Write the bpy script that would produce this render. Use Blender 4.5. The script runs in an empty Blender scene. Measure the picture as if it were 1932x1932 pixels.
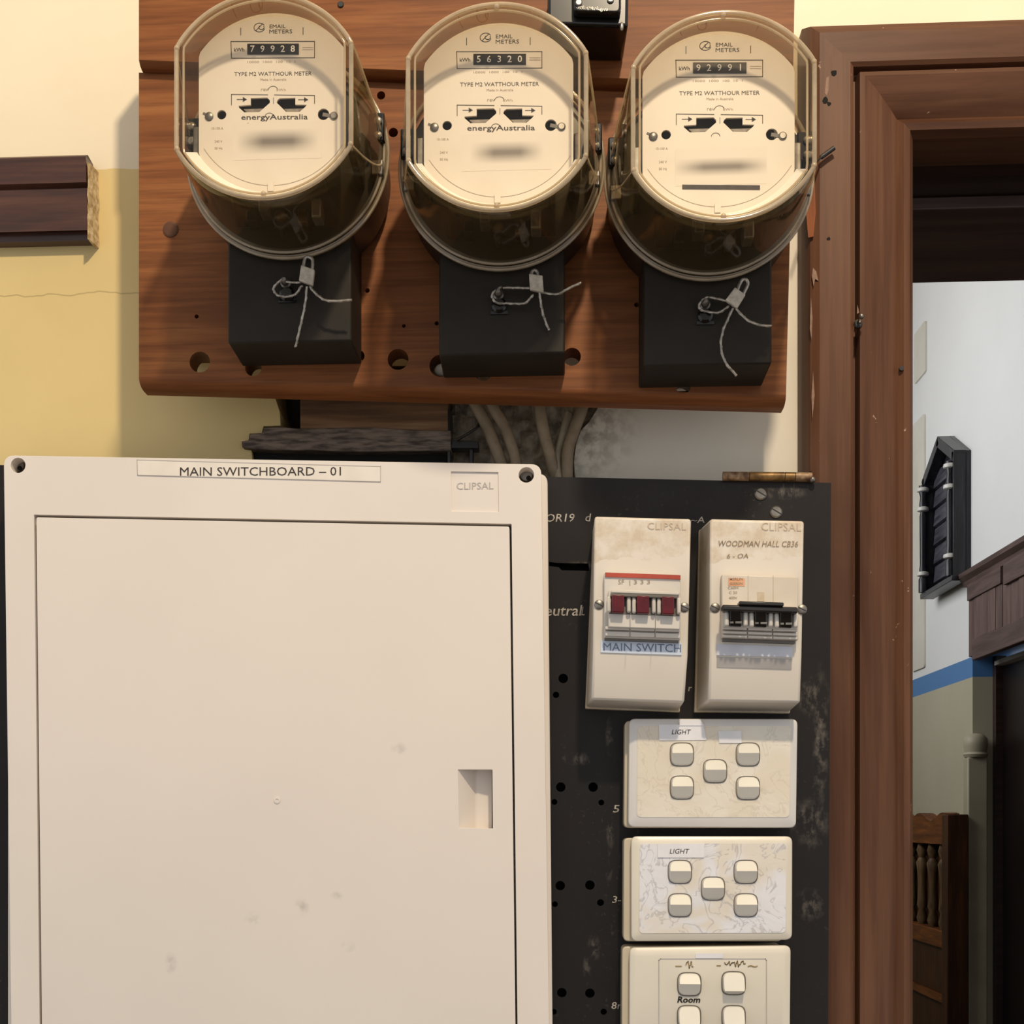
import bpy, bmesh, math, random
from mathutils import Vector, Matrix
random.seed(7)
S = bpy.context.scene
COL = S.collection
# ------------------------------------------------------------------ camera, light, exposure
F, CX, CY = 2600.0, 890.0, 1550.0            # focal length and principal point, pixels of the 1932 frame
YAW = math.radians(3.3)
CAM = Vector((0.0, -1.0, 1.5))
cam = bpy.data.cameras.new('camera')
cam_ob = bpy.data.objects.new('camera', cam); COL.objects.link(cam_ob)
cam_ob.location = CAM
cam_ob.rotation_euler = (math.radians(90), 0, YAW)
cam.sensor_width = 36.0; cam.sensor_fit = 'HORIZONTAL'
cam.lens = F/1932.0*36.0
cam.shift_x = (966.0-CX)/1932.0
cam.shift_y = (CY-966.0)/1932.0
cam.clip_start = 0.01; cam.clip_end = 50
S.camera = cam_ob

w = bpy.data.worlds.new('world'); S.world = w; w.use_nodes = True
bg = w.node_tree.nodes['Background']
bg.inputs[0].default_value = (0.98, 0.98, 1.0, 1); bg.inputs[1].default_value = 0.70

def light(name, kind, loc, energy, color, size=0.1, rot=None, size_y=None):
    l = bpy.data.lights.new(name, kind); l.energy = energy; l.color = color
    if kind == 'AREA':
        l.size = size
        if size_y: l.shape = 'RECTANGLE'; l.size_y = size_y
    else:
        l.shadow_soft_size = size
    o = bpy.data.objects.new(name, l); COL.objects.link(o); o.location = loc
    if rot: o.rotation_euler = rot
    return o
light('hall_ceiling_lamp', 'POINT', (0.19, -1.03, 2.66), 59, (1.0, 0.83, 0.61), 0.035)
light('vestibule_window_light', 'AREA', (-0.3, 2.7, 2.75), 22, (0.97, 0.98, 1.0), 0.9, (0, math.radians(-82), 0), 1.6)

S.view_settings.view_transform = 'Standard'
S.view_settings.look = 'None'
S.view_settings.gamma = 1.0
S.view_settings.use_curve_mapping = False
S.view_settings.exposure = 0.0

# ------------------------------------------------------------------ pixel helpers (where a thing seen at a pixel stands)
CA, SA = math.cos(YAW), math.sin(YAW)
def ray(x, y):
    a = (x-CX)/F; b = (CY-y)/F
    return Vector((-SA + CA*a, CA + SA*a, b))
def W(x, y, d):                               # point on the plane d metres in front of the wall
    r = ray(x, y); t = (-d - CAM.y)/r.y
    return CAM + r*t
def WX(x, y, X):                              # point on the plane X = const (side wall of the room beyond)
    r = ray(x, y); t = (X - CAM.x)/r.x
    return CAM + r*t
def pp(pts, d):
    out = []
    for x, y in pts:
        v = W(x, y, d); out.append((v.x, v.z))
    return out

# ------------------------------------------------------------------ materials
def hexc(h):
    h = h.lstrip('#'); c = [int(h[i:i+2], 16)/255 for i in (0, 2, 4)]
    return tuple((v/12.92 if v <= .04045 else ((v+.055)/1.055)**2.4) for v in c) + (1,)
class N:
    def __init__(s, name):
        s.m = bpy.data.materials.new(name); s.m.use_nodes = True
        s.t = s.m.node_tree; s.n = s.t.nodes; s.l = s.t.links
        s.p = s.n['Principled BSDF']; s.out = s.n['Material Output']
        s.tc = s.n.new('ShaderNodeTexCoord')
    def map(s, scale=(1,1,1), loc=(0,0,0)):
        m = s.n.new('ShaderNodeMapping'); m.inputs['Scale'].default_value = scale; m.inputs['Location'].default_value = loc
        s.l.new(s.tc.outputs['Object'], m.inputs['Vector']); return m.outputs[0]
    def noise(s, vec, scale, detail=4, rough=.55, dist=0):
        n = s.n.new('ShaderNodeTexNoise'); s.l.new(vec, n.inputs['Vector'])
        n.inputs['Scale'].default_value = scale; n.inputs['Detail'].default_value = detail
        n.inputs['Roughness'].default_value = rough; n.inputs['Distortion'].default_value = dist
        return n.outputs['Fac']
    def ramp(s, fac, stops):
        r = s.n.new('ShaderNodeValToRGB'); s.l.new(fac, r.inputs[0])
        e = r.color_ramp.elements
        while len(e) < len(stops): e.new(.5)
        for i, (p, c) in enumerate(stops): e[i].position = p; e[i].color = c
        return r.outputs[0]
    def mix(s, fac, a, b, mode='MIX'):
        m = s.n.new('ShaderNodeMix'); m.data_type = 'RGBA'; m.blend_type = mode
        for sock, v in ((m.inputs[0], fac), (m.inputs[6], a), (m.inputs[7], b)):
            if hasattr(v, 'is_linked') or hasattr(v, 'links'): s.l.new(v, sock)
            else: sock.default_value = v
        return m.outputs[2]
    def math(s, op, a, b=0.0, clamp=False):
        m = s.n.new('ShaderNodeMath'); m.operation = op; m.use_clamp = clamp
        for sock, v in ((m.inputs[0], a), (m.inputs[1], b)):
            if hasattr(v, 'links'): s.l.new(v, sock)
            else: sock.default_value = v
        return m.outputs[0]
    def xyz(s):
        x = s.n.new('ShaderNodeSeparateXYZ'); s.l.new(s.tc.outputs['Object'], x.inputs[0]); return x.outputs
    def bump(s, h, strength=.2, dist=.001):
        b = s.n.new('ShaderNodeBump'); s.l.new(h, b.inputs['Height']); b.inputs['Strength'].default_value = strength
        b.inputs['Distance'].default_value = dist; s.l.new(b.outputs[0], s.p.inputs['Normal'])
    def fin(s, color, rough=.5, metal=0, spec=.5, coat=0):
        if hasattr(color, 'links'): s.l.new(color, s.p.inputs['Base Color'])
        else: s.p.inputs['Base Color'].default_value = color
        if hasattr(rough, 'links'): s.l.new(rough, s.p.inputs['Roughness'])
        else: s.p.inputs['Roughness'].default_value = rough
        s.p.inputs['Metallic'].default_value = metal
        s.p.inputs['Specular IOR Level'].default_value = spec
        s.p.inputs['Coat Weight'].default_value = coat
        return s.m
WHITE = (1,1,1,1); BLACK = (0,0,0,1)
def pmat(name, c1, c2=None, scale=60, rough=.5, metal=0, bump=0, stretch=(1,1,1), spec=.5, coat=0, lo=.35, hi=.65, detail=4):
    k = N(name)
    c1 = hexc(c1); c2 = hexc(c2) if c2 else tuple(min(1, v*.9) for v in c1[:3])+(1,)
    f = k.noise(k.map(stretch), scale, detail)
    c = k.ramp(f, [(lo, c1), (hi, c2)])
    if bump: k.bump(f, bump, .0006)
    return k.fin(c, rough, metal, spec, coat)
def wood(name, dark, mid, light_, axis='x', rough=.42, grain=1.0, chips=None, coat=0, spec=.4, soft=0, fg=.38):
    k = N(name)
    st = {'x': (1.2, 14, 14), 'z': (14, 14, 1.2), 'y': (14, 1.2, 14)}[axis]
    fine = {'x': (6, 160, 160), 'z': (160, 160, 6), 'y': (160, 6, 160)}[axis]
    a = k.noise(k.map(st), 4.0*grain, 5, .6, .6)
    b = k.noise(k.map(fine), 1.6*grain, 3, .6)
    c = k.ramp(a, [(.30-soft, hexc(dark)), (.52, hexc(mid)), (.72+soft, hexc(light_))])
    c = k.mix(k.math('MULTIPLY', k.ramp(b, [(.45, BLACK), (.62, WHITE)]), fg), c, hexc(dark))
    if chips:
        sp = k.noise(k.map((1,1,1)), 95, 4, .6)
        sp2 = k.noise(k.map((1,1,1)), 9, 2, .5)
        mask = k.math('MULTIPLY', k.ramp(sp, [(.70, BLACK), (.725, WHITE)]), k.ramp(sp2, [(.50, BLACK), (.58, WHITE)]))
        c = k.mix(mask, c, hexc(chips))
    k.bump(b, .12, .0006)
    return k.fin(c, rough, 0, spec, coat)
M = {}
M['cream_plastic'] = pmat('cream_plastic', '#e2d9cf', '#dcd3c9', 7, .38)
M['cream_old'] = pmat('cream_plastic_aged', '#e0d6c4', '#d8cdb8', 12, .34)
M['white_plate'] = pmat('switch_plate_plastic', '#dfd8c8', '#d9d2c2', 14, .3)
M['bezel'] = pmat('grey_white_bezel', '#d8d5d0', '#cfccc8', 14, .25)
M['block'] = pmat('mounting_block_plastic', '#c9bda6', '#bfb29a', 14, .4)
M['rocker'] = pmat('rocker_plastic', '#e4e0d4', '#dcd8cc', 20, .3)
M['black_plastic'] = pmat('black_bakelite', '#262422', '#1d1b1a', 40, .36)
M['black_gloss'] = pmat('black_gloss', '#16130f', '#0c0a08', 40, .22)
M['terminal'] = pmat('terminal_cover_black', '#2a241c', '#211d18', 25, .55, spec=.22)
M['void'] = pmat('dark_void', '#080604', '#050403', 20, .9)
M['print'] = pmat('black_print', '#2a2320', '#37302b', 300, .6)
M['print_soft'] = pmat('faded_print', '#8a7a66', '#a5957f', 300, .6)
M['print_light'] = pmat('faint_print', '#b9a78e', '#c5b59c', 300, .6)
M['white_print'] = pmat('white_print', '#e6e2da', '#cfcac0', 300, .6)
M['dial'] = pmat('dial_paint', '#d9d0c2', '#d4cabb', 30, .45)
M['steel'] = pmat('dull_steel', '#8f8a82', '#6d6861', 120, .38, .85)
M['zinc'] = pmat('zinc_wire', '#b5aea2', '#857e73', 300, .38, .6)
M['lead'] = pmat('lead_tag', '#c9bfae', '#a49a88', 250, .55, .1)
M['brass'] = pmat('old_brass', '#8d6f45', '#5b4428', 160, .45, .7, .3)
M['rusty'] = pmat('rusty_hinge_metal', '#a58a6c', '#5e432c', 180, .55, .35, .4)
M['dull_edge'] = pmat('dull_disc_edge', '#8a8074', '#6b6258', 200, .5)
M['lip'] = pmat('glint_white_lip', '#f0ece4', '#e8e4da', 30, .35)  # extra white paints the glint along the cover's lower edge
M['alu'] = pmat('aluminium_disc', '#c9c4bb', '#a9a49a', 60, .3, .7)
M['grey_paint'] = pmat('grey_gap', '#6f6a63', '#625d57', 40, .6)
M['breaker'] = pmat('breaker_plastic', '#d2ccc2', '#c8c2b8', 40, .42)
M['breaker2'] = pmat('breaker_plastic_warm', '#d3c9ba', '#cabfae', 40, .42)
M['red'] = pmat('red_toggle', '#6d1a22', '#5a141c', 90, .35)
M['red_print'] = pmat('red_stripe', '#b2452f', '#9d3a28', 90, .45)
M['orange_print'] = pmat('orange_label', '#d9a27a', '#d19468', 90, .5)
M['label_blue'] = pmat('label_tape_blue', '#cfd8e6', '#c3cddc', 60, .4)
M['label_blank'] = pmat('label_tape_blank', '#cdd0d8', '#c0c3cc', 40, .4)
M['label_grey'] = pmat('label_tape_grey', '#b5b0ab', '#aaa5a0', 40, .45)  # plain grey, shared by lower label, borders, badge letters and groove
M['label_cream'] = pmat('label_tape_cream', '#e6ded2', '#dfd6ca', 40, .35)
M['paper'] = pmat('paper_label', '#e9e8ea', '#dedde0', 50, .5)
M['ink_blue'] = pmat('blue_grey_ink', '#5f6f86', '#768399', 200, .6)
M['ink_brown'] = pmat('brown_ink', '#7d6338', '#9a8455', 160, .6)
M['ink_pencil'] = pmat('pencil_ink', '#6f5c46', '#9a8468', 260, .7)
M['ink_black'] = pmat('black_marker', '#14110f', '#1e1a17', 200, .6)
M['chalk'] = pmat('white_chalk_paint', '#c3bcb2', '#8d867d', 220, .8)
M['cable'] = pmat('grey_cable_sheath', '#99876c', '#77674e', 60, .6, 0, .2)
M['cable_light'] = pmat('pale_cable_sheath', '#b3a893', '#95896f', 60, .6, 0, .2)
M['wire_black'] = pmat('black_wire', '#151210', '#221d19', 100, .5)
M['putty'] = pmat('white_putty', '#c9c0b0', '#a79c89', 90, .8, 0, .4)
M['plaster_edge'] = pmat('broken_plaster', '#dccba6', '#a48a5e', 220, .9, 0, .8)
M['masonry'] = pmat('rough_masonry', '#4f483e', '#17130f', 45, .95, 0, 1.0)
M['mortar'] = pmat('rough_mortar', '#b8ac96', '#766a58', 110, .95, 0, 1.0)
M['dark_rail'] = pmat('dusty_dark_timber', '#857668', '#453931', 70, .75, 0, .5, (1,6,6))
M['board'] = wood('meter_board_wood', '#5f361c', '#84502b', '#9e693b', 'x', .5, 1.3, spec=.2, soft=.12, fg=.5)
M['board_top'] = wood('meter_board_upper_wood', '#5a3219', '#7c4a27', '#946036', 'x', .5, 1.3, spec=.2, soft=.12, fg=.5)
M['raw_block'] = wood('rough_timber_block', '#46311f', '#79593d', '#9a7a58', 'x', .8)
M['rail'] = wood('dark_stained_rail', '#2b1710', '#4b2d20', '#5b3a2b', 'x', .33, coat=.15)
M['frame_v'] = wood('brown_door_frame', '#432819', '#60402d', '#6c4a35', 'z', .45, .6, chips='#a58a74', spec=.2)
M['frame_h'] = wood('brown_door_frame_head', '#432819', '#60402d', '#6c4a35', 'x', .45, .6, chips='#a58a74', spec=.2)
M['frame_dark'] = wood('dark_door_lining', '#241713', '#35241f', '#432e28', 'x', .3)
M['frame_stop'] = wood('door_stop_lit', '#3b2c28', '#57443f', '#66514b', 'x', .3)  # lighter copy of the lining, paints the light on the stop
M['pelmet'] = wood('pelmet_timber', '#4a3731', '#66504a', '#775f58', 'z', .6, .8)
M['pelmet_y'] = wood('pelmet_cornice_timber', '#42302a', '#594540', '#6a544d', 'y', .6, .8)
M['plaque'] = wood('black_stained_oak', '#121113', '#25242a', '#3d3c44', 'z', .32)
M['plaque_y'] = wood('grey_black_slat', '#2a2930', '#4b4a53', '#666570', 'y', .35)
M['bench'] = wood('shaded_oak', '#28160a', '#432611', '#5a3417', 'z', .5, spec=.2)  # oak darkened in colour for the shade low on the bench
M['spindle'] = wood('worn_spindle_oak', '#4a3826', '#6b5439', '#7e6646', 'z', .5, spec=.2)
M['bench_y'] = wood('golden_oak_rail', '#45240d', '#6f3e17', '#8a5222', 'y', .5, spec=.2)
M['bare_wood'] = wood('bare_scraped_wood', '#6e3a1c', '#99582c', '#ad6c3c', 'z', .6, spec=.2)
M['pale_scrape'] = pmat('pale_scrape', '#8a6a54', '#765642', 300, .6)
M['door_dark'] = wood('near_black_door', '#0b0505', '#150a09', '#1d100e', 'z', .4)
M['floor'] = wood('floor_boards', '#3a2718', '#5d4029', '#745234', 'y', .5)
M['ceiling'] = pmat('ceiling_paint', '#e6dfd0', '#dfd7c6', 3, .8)
M['bone'] = pmat('bone_white_ring', '#d9d6cf', '#c3c0b8', 60, .4)
M['trim_white'] = pmat('cream_gloss_trim', '#d9d4c6', '#cfc9ba', 8, .4)
M['trim_olive'] = pmat('olive_painted_post', '#a8a088', '#9c947c', 8, .5)

def m_wall():
    k = N('painted_plaster_wall'); x, y, z = k.xyz()
    wob = k.math('MULTIPLY', k.math('SUBTRACT', k.noise(k.map((1,1,1)), 30, 3), .5), .006)
    zz = k.math('ADD', z, wob)
    zb = W(200, 320, 0).z; xb = W(985, 800, 0).x
    cream = k.ramp(k.noise(k.map((1,1,1)), 9, 4), [(.3, hexc('#e9dcc0')), (.7, hexc('#e3d5b8'))])
    yellow = k.ramp(k.noise(k.map((1,1,1)), 7, 4), [(.3, hexc('#d9c287')), (.7, hexc('#d0b97e'))])
    low = k.math('LESS_THAN', zz, zb); left = k.math('LESS_THAN', k.math('ADD', x, k.math('MULTIPLY', wob, 4)), xb)
    c = k.mix(k.math('MULTIPLY', low, left), cream, yellow)
    white = k.ramp(k.noise(k.map((1,1,1)), 14, 4), [(.3, hexc('#e4dccb')), (.7, hexc('#dcd3c1'))])
    c = k.mix(k.math('MULTIPLY', low, k.math('SUBTRACT', 1.0, left)), c, white)
    # hairline crack in the yellow plaster
    zc = k.math('ADD', k.math('MULTIPLY', k.math('SUBTRACT', k.noise(k.map((1,0,0)), 22, 3), .5), .016), W(100, 556, 0).z)
    cr = k.math('LESS_THAN', k.math('ABSOLUTE', k.math('SUBTRACT', z, zc)), .0005)
    cr = k.math('MULTIPLY', cr, k.math('LESS_THAN', x, W(300, 556, 0).x))
    c = k.mix(k.math('MULTIPLY', cr, .5), c, hexc('#8d7a4c'))
    # dirt round the chase hole
    d = k.n.new('ShaderNodeVectorMath'); d.operation = 'DISTANCE'
    k.l.new(k.tc.outputs['Object'], d.inputs[0]); d.inputs[1].default_value = W(1075, 800, 0)
    dm = k.ramp(d.outputs['Value'], [(.012, WHITE), (.055, BLACK)])
    dirt = k.math('MULTIPLY', dm, k.ramp(k.noise(k.map((1,1,1)), 110, 5), [(.42, BLACK), (.6, WHITE)]))
    c = k.mix(k.math('MULTIPLY', dirt, .75), c, hexc('#6c6250'))
    k.bump(k.noise(k.map((1,1,1)), 45, 5), .18, .0012)
    return k.fin(c, .55)
M['wall'] = m_wall()
def m_room():
    k = N('white_wall_with_blue_stripe'); x, y, z = k.xyz()
    white = k.ramp(k.noise(k.map((1,1,1)), 3, 3), [(.3, hexc('#e6e6e4')), (.7, hexc('#e1e1df'))])
    dado = k.ramp(k.noise(k.map((1,1,1)), 3, 3), [(.3, hexc('#b9b299')), (.7, hexc('#b0a990'))])
    blue = hexc('#4b7cb0')
    c = k.mix(k.math('LESS_THAN', z, 1.5+.470), white, blue)
    c = k.mix(k.math('LESS_THAN', z, 1.5+.4125), c, dado)
    k.bump(k.noise(k.map((1,1,1)), 60, 3), .08, .001)
    return k.fin(c, .55)
M['room_wall'] = m_room()
def m_panel():
    k = N('black_switchboard_panel'); x, y, z = k.xyz()
    c = k.ramp(k.noise(k.map((1,1,1)), 8, 4), [(.3, hexc('#231f1d')), (.7, hexc('#1b1817'))])
    speck = k.ramp(k.noise(k.map((1,1,1)), 240, 5, .7), [(.58, BLACK), (.72, WHITE)])
    area = k.ramp(k.noise(k.map((1,1,1)), 14, 3), [(.48, BLACK), (.72, WHITE)])
    right = k.ramp(x, [(.0, BLACK), (.35, WHITE)])
    c = k.mix(k.math('MULTIPLY', k.math('MULTIPLY', speck, area), .34), c, hexc('#8d8780'))
    tot = None
    for (px, py, rx, ry) in ((1152,1570,9,34),(1149,1632,8,36),(1120,1788,14,30),(1108,1828,9,34),(1150,1390,9,40),(1530,1312,40,40),(1528,1552,40,55),(1528,1706,34,34),(1095,1432,36,14),(1110,1066,60,9),(1480,930,50,14),(1548,1400,16,160)):
        v = W(px, py, .043); s1, s2 = 2717/rx, 2717/ry
        mp = k.n.new('ShaderNodeMapping'); mp.inputs['Scale'].default_value = (s1, 0, s2)
        o_ = W(1300, 1400, .043)
        mp.inputs['Location'].default_value = (-(v.x-o_.x)*s1, 0, -(v.z-o_.z)*s2); k.l.new(k.tc.outputs['Object'], mp.inputs['Vector'])
        ln = k.n.new('ShaderNodeVectorMath'); ln.operation = 'LENGTH'; k.l.new(mp.outputs[0], ln.inputs[0])
        g = k.ramp(ln.outputs['Value'], [(.2, WHITE), (1.0, BLACK)])
        tot = g if tot is None else k.math('MAXIMUM', tot, g)
    sc = k.ramp(k.noise(k.map((1,1,.6)), 130, 6, .7), [(.47, BLACK), (.66, WHITE)])
    c = k.mix(k.math('MULTIPLY', k.math('MULTIPLY', tot, sc), .42), c, hexc('#9a9186'))
    return k.fin(c, k.ramp(k.noise(k.map((1,1,1)), 25, 3), [(.3, (.36,)*3+(1,)), (.7, (.52,)*3+(1,))]), 0, .22)
M['panel'] = m_panel()
def m_serial_blur():                                # serial plate under a soft grey blur
    k = N('blurred_serial_grey'); x, y, z = k.xyz()
    return k
def m_door():
    k = N('cream_door_with_smudges')
    c = k.ramp(k.noise(k.map((1,1,1)), 5, 4), [(.3, hexc('#e2d9cf')), (.7, hexc('#dcd3c9'))])
    nz = k.noise(k.map((1,1,1)), 130, 4)
    tot = None
    for (px, py, rx, rz) in ((322,1817,14,24),(478,1735,20,17),(570,1710,16,20),(657,1785,16,14),(635,1690,14,9),(752,1415,18,17),(255,965,10,4)):
        v = W(px, py, .0855)
        mp = k.n.new('ShaderNodeMapping'); mp.vector_type = 'POINT'
        s1, s2 = 1/(rx/2840), 1/(rz/2840)
        mp.inputs['Scale'].default_value = (s1, 0, s2)
        o_ = W(520, 1500, .06); mp.inputs['Location'].default_value = (-(v.x-o_.x)*s1, 0, -(v.z-o_.z)*s2)
        k.l.new(k.tc.outputs['Object'], mp.inputs['Vector'])
        ln = k.n.new('ShaderNodeVectorMath'); ln.operation = 'LENGTH'; k.l.new(mp.outputs[0], ln.inputs[0])
        g = k.ramp(ln.outputs['Value'], [(.1, WHITE), (1.0, BLACK)])
        tot = g if tot is None else k.math('MAXIMUM', tot, g)
    mask = k.math('MULTIPLY', k.math('MULTIPLY', tot, k.ramp(nz, [(.4, BLACK), (.62, WHITE)])), .38)
    c = k.mix(mask, c, hexc('#857c74'))
    return k.fin(c, .38)
M['door'] = m_door()
def m_stained():                               # aged enclosure cover: blotchy stained upper half
    k = N('stained_enclosure_plastic'); x, y, z = k.xyz()
    c = k.ramp(k.noise(k.map((1,1,1)), 10, 4), [(.3, hexc('#e0d8ca')), (.7, hexc('#d9d0c2'))])
    up = k.math('GREATER_THAN', k.math('ADD', z, k.math('MULTIPLY', k.noise(k.map((1,1,1)), 60, 3), .012)), W(1200, 1056, .1).z-W(1200, 1180, .043).z+.006)
    st = k.ramp(k.noise(k.map((1,1,1)), 75, 5, .65), [(.40, BLACK), (.66, WHITE)])
    c = k.mix(k.math('MULTIPLY', k.math('MULTIPLY', st, up), .5), c, hexc('#b3976f'))
    return k.fin(c, .42)
M['stained'] = m_stained()
def m_film(name, base, vein, mixc, amt):       # crinkled clear film over a switch plate
    k = N(name)
    vec = k.map((1,1,1))
    n1 = k.noise(vec, 55, 3, .5, 1.6)
    lines = k.ramp(n1, [(.455, BLACK), (.485, WHITE), (.515, BLACK)])
    n2 = k.noise(vec, 28, 2, .5, .8)
    c = k.mix(k.ramp(n2, [(.42, BLACK), (.56, WHITE)]), hexc(base), hexc(mixc))
    c = k.mix(k.math('MULTIPLY', lines, amt), c, hexc(vein))
    k.bump(n1, .35, .0015)
    return k.fin(c, .16, 0, .6)
M['film_cream'] = m_film('crinkled_film_cream', '#ddd3c0', '#b3a692', '#e1dacb', .3)
M['film_white'] = m_film('crinkled_film_white', '#e0e0e4', '#a9a6a6', '#ddd5c8', .65)
def m_clear(name, haze, tint, ior=1.45, rough=.05, hazecol='#d9c9ab'):
    k = N(name); k.n.remove(k.p)
    tr = k.n.new('ShaderNodeBsdfTransparent'); tr.inputs[0].default_value = hexc(tint)
    gl = k.n.new('ShaderNodeBsdfGlossy'); gl.inputs['Roughness'].default_value = rough; gl.inputs[0].default_value = (1,1,1,1)
    df = k.n.new('ShaderNodeBsdfDiffuse'); df.inputs[0].default_value = hexc(hazecol)
    tl = k.n.new('ShaderNodeBsdfTranslucent'); tl.inputs[0].default_value = hexc(hazecol)
    ad = k.n.new('ShaderNodeMixShader'); ad.inputs[0].default_value = .5
    k.l.new(df.outputs[0], ad.inputs[1]); k.l.new(tl.outputs[0], ad.inputs[2])
    m1 = k.n.new('ShaderNodeMixShader')
    f = k.noise(k.map((1,1,1)), 70, 4)
    hz = k.math('MULTIPLY', k.ramp(f, [(.2, (.55,)*3+(1,)), (.8, WHITE)]), haze)
    k.l.new(hz, m1.inputs[0]); k.l.new(tr.outputs[0], m1.inputs[1]); k.l.new(ad.outputs[0], m1.inputs[2])
    lw = k.n.new('ShaderNodeLayerWeight'); lw.inputs['Blend'].default_value = .5
    f0 = ((ior-1)/(ior+1))**2
    fr = k.math('ADD', k.math('MULTIPLY', k.math('POWER', lw.outputs['Facing'], 5.0), (1-f0)*.8), f0)
    m2 = k.n.new('ShaderNodeMixShader')
    k.l.new(fr, m2.inputs[0]); k.l.new(m1.outputs[0], m2.inputs[1]); k.l.new(gl.outputs[0], m2.inputs[2])
    k.l.new(m2.outputs[0], k.out.inputs['Surface'])
    return k.m
M['cover_front'] = m_clear('clear_cover_front', .012, '#fbf8f2', 1.35)
M['cover_side'] = m_clear('clear_cover_wall', .34, '#d6cab4', 1.40, hazecol='#7d6c4b')
M['cover_edge'] = m_clear('clear_cover_edge', .62, '#e2d6bf', 1.6, .10, '#f0e2c6')  # cream haze paints the bright highlights along the cover edges
M['cover_rim'] = m_clear('clear_cover_rim', .40, '#d2c5ad', 1.6, .08, '#e6d6b6')

# ------------------------------------------------------------------ object helpers
LOC = {}
def tagp(o, label=None, cat=None, group=None, kind=None):
    if label: o['label'] = label
    if cat: o['category'] = cat
    if group: o['group'] = group
    if kind: o['kind'] = kind
    return o
def thing(name, loc, label, cat, group=None, kind=None):
    o = bpy.data.objects.new(name, None); COL.objects.link(o); o.location = loc; o.empty_display_size = .02
    LOC[o] = Vector(loc)
    return tagp(o, label, cat, group, kind)
def obj(name, bm, mat, parent=None, smooth=None, bevel=0, origin=None, label=None, kind=None, seg=2):
    bmesh.ops.remove_doubles(bm, verts=bm.verts, dist=1e-7)
    bmesh.ops.recalc_face_normals(bm, faces=bm.faces)
    org = LOC[parent] if parent else Vector(origin or (0,0,0))
    me = bpy.data.meshes.new(name)
    bmesh.ops.translate(bm, verts=bm.verts, vec=-org)
    bm.to_mesh(me); bm.free()
    o = bpy.data.objects.new(name, me); COL.objects.link(o)
    me.materials.append(M[mat])
    LOC[o] = org
    if parent: o.parent = parent
    else: o.location = org
    if smooth is not None:
        for p in me.polygons: p.use_smooth = True
        me.set_sharp_from_angle(angle=math.radians(smooth))
    if bevel:
        b = o.modifiers.new('bevel', 'BEVEL'); b.width = bevel; b.segments = seg; b.limit_method = 'ANGLE'; b.angle_limit = math.radians(32)
        if smooth is None:
            for p in me.polygons: p.use_smooth = True
            me.set_sharp_from_angle(angle=math.radians(32))
    if label: o['label'] = label
    if kind: o['kind'] = kind
    return o
B = bmesh.new
def loop_fill(bm, loops, y):
    vs_all = []; es = []
    for lp in loops:
        vs = [bm.verts.new((x, y, z)) for x, z in lp]
        es += [bm.edges.new((vs[i], vs[(i+1) % len(vs)])) for i in range(len(vs))]
        vs_all.append(vs)
    if len(loops) == 1 and len(loops[0]) <= 8 or len(loops) == 1:
        bm.faces.new(vs_all[0])
    else:
        bmesh.ops.triangle_fill(bm, edges=es, use_beauty=True, use_dissolve=False)
    return vs_all
def slab(bm, out, holes, yf, yb):              # outline in (x, z), front at y = yf, back at y = yb
    a = loop_fill(bm, [out]+holes, yf); b = loop_fill(bm, [out]+holes, yb)
    for va, vb in zip(a, b):
        n = len(va)
        for i in range(n):
            bm.faces.new((va[i], va[(i+1) % n], vb[(i+1) % n], vb[i]))
    return bm
def loft(bm, rings, cap0=True, cap1=True, closed=True):
    vr = [[bm.verts.new(p) for p in r] for r in rings]
    n = len(vr[0])
    for a, b in zip(vr, vr[1:]):
        for i in range(n if closed else n-1):
            j = (i+1) % n
            bm.faces.new((a[i], a[j], b[j], b[i]))
    if cap0: bm.faces.new(vr[0])
    if cap1: bm.faces.new(vr[-1])
    return bm
def box(bm, x0, x1, y0, y1, z0, z1):
    return loft(bm, [[(x0,y0,z0),(x1,y0,z0),(x1,y0,z1),(x0,y0,z1)], [(x0,y1,z0),(x1,y1,z0),(x1,y1,z1),(x0,y1,z1)]])
def circ(cx, cz, r, n=20, rz=None, a0=0):
    rz = rz or r
    return [(cx + r*math.cos(a0+2*math.pi*i/n), cz + rz*math.sin(a0+2*math.pi*i/n)) for i in range(n)]
def rpoly(pts, r, n=5):                        # round the corners of a convex polygon
    out = []
    m = len(pts)
    for i in range(m):
        p0, p1, p2 = (Vector(pts[(i-1) % m]), Vector(pts[i]), Vector(pts[(i+1) % m]))
        a = (p0-p1).normalized(); b = (p2-p1).normalized()
        ang = a.angle(b)/2; t = r/math.tan(ang)
        s = p1 + a*t; e = p1 + b*t
        for k in range(n+1):
            u = k/n
            q = s.lerp(p1, u).lerp(p1.lerp(e, u), u)
            out.append((q.x, q.y))
    return out
def rect(x0, x1, z0, z1): return [(x0,z0),(x1,z0),(x1,z1),(x0,z1)]
def lathe(bm, c, prof, n=40, axis='y', cap=True):      # prof: (radius, offset along axis)
    rings = []
    for r, h in prof:
        ring = []
        for i in range(n):
            a = 2*math.pi*i/n; u, v = r*math.cos(a), r*math.sin(a)
            if axis == 'y': ring.append((c[0]+u, c[1]+h, c[2]+v))
            elif axis == 'z': ring.append((c[0]+u, c[1]+v, c[2]+h))
            else: ring.append((c[0]+h, c[1]+u, c[2]+v))
        rings.append(ring)
    return loft(bm, rings, cap, cap)
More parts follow.
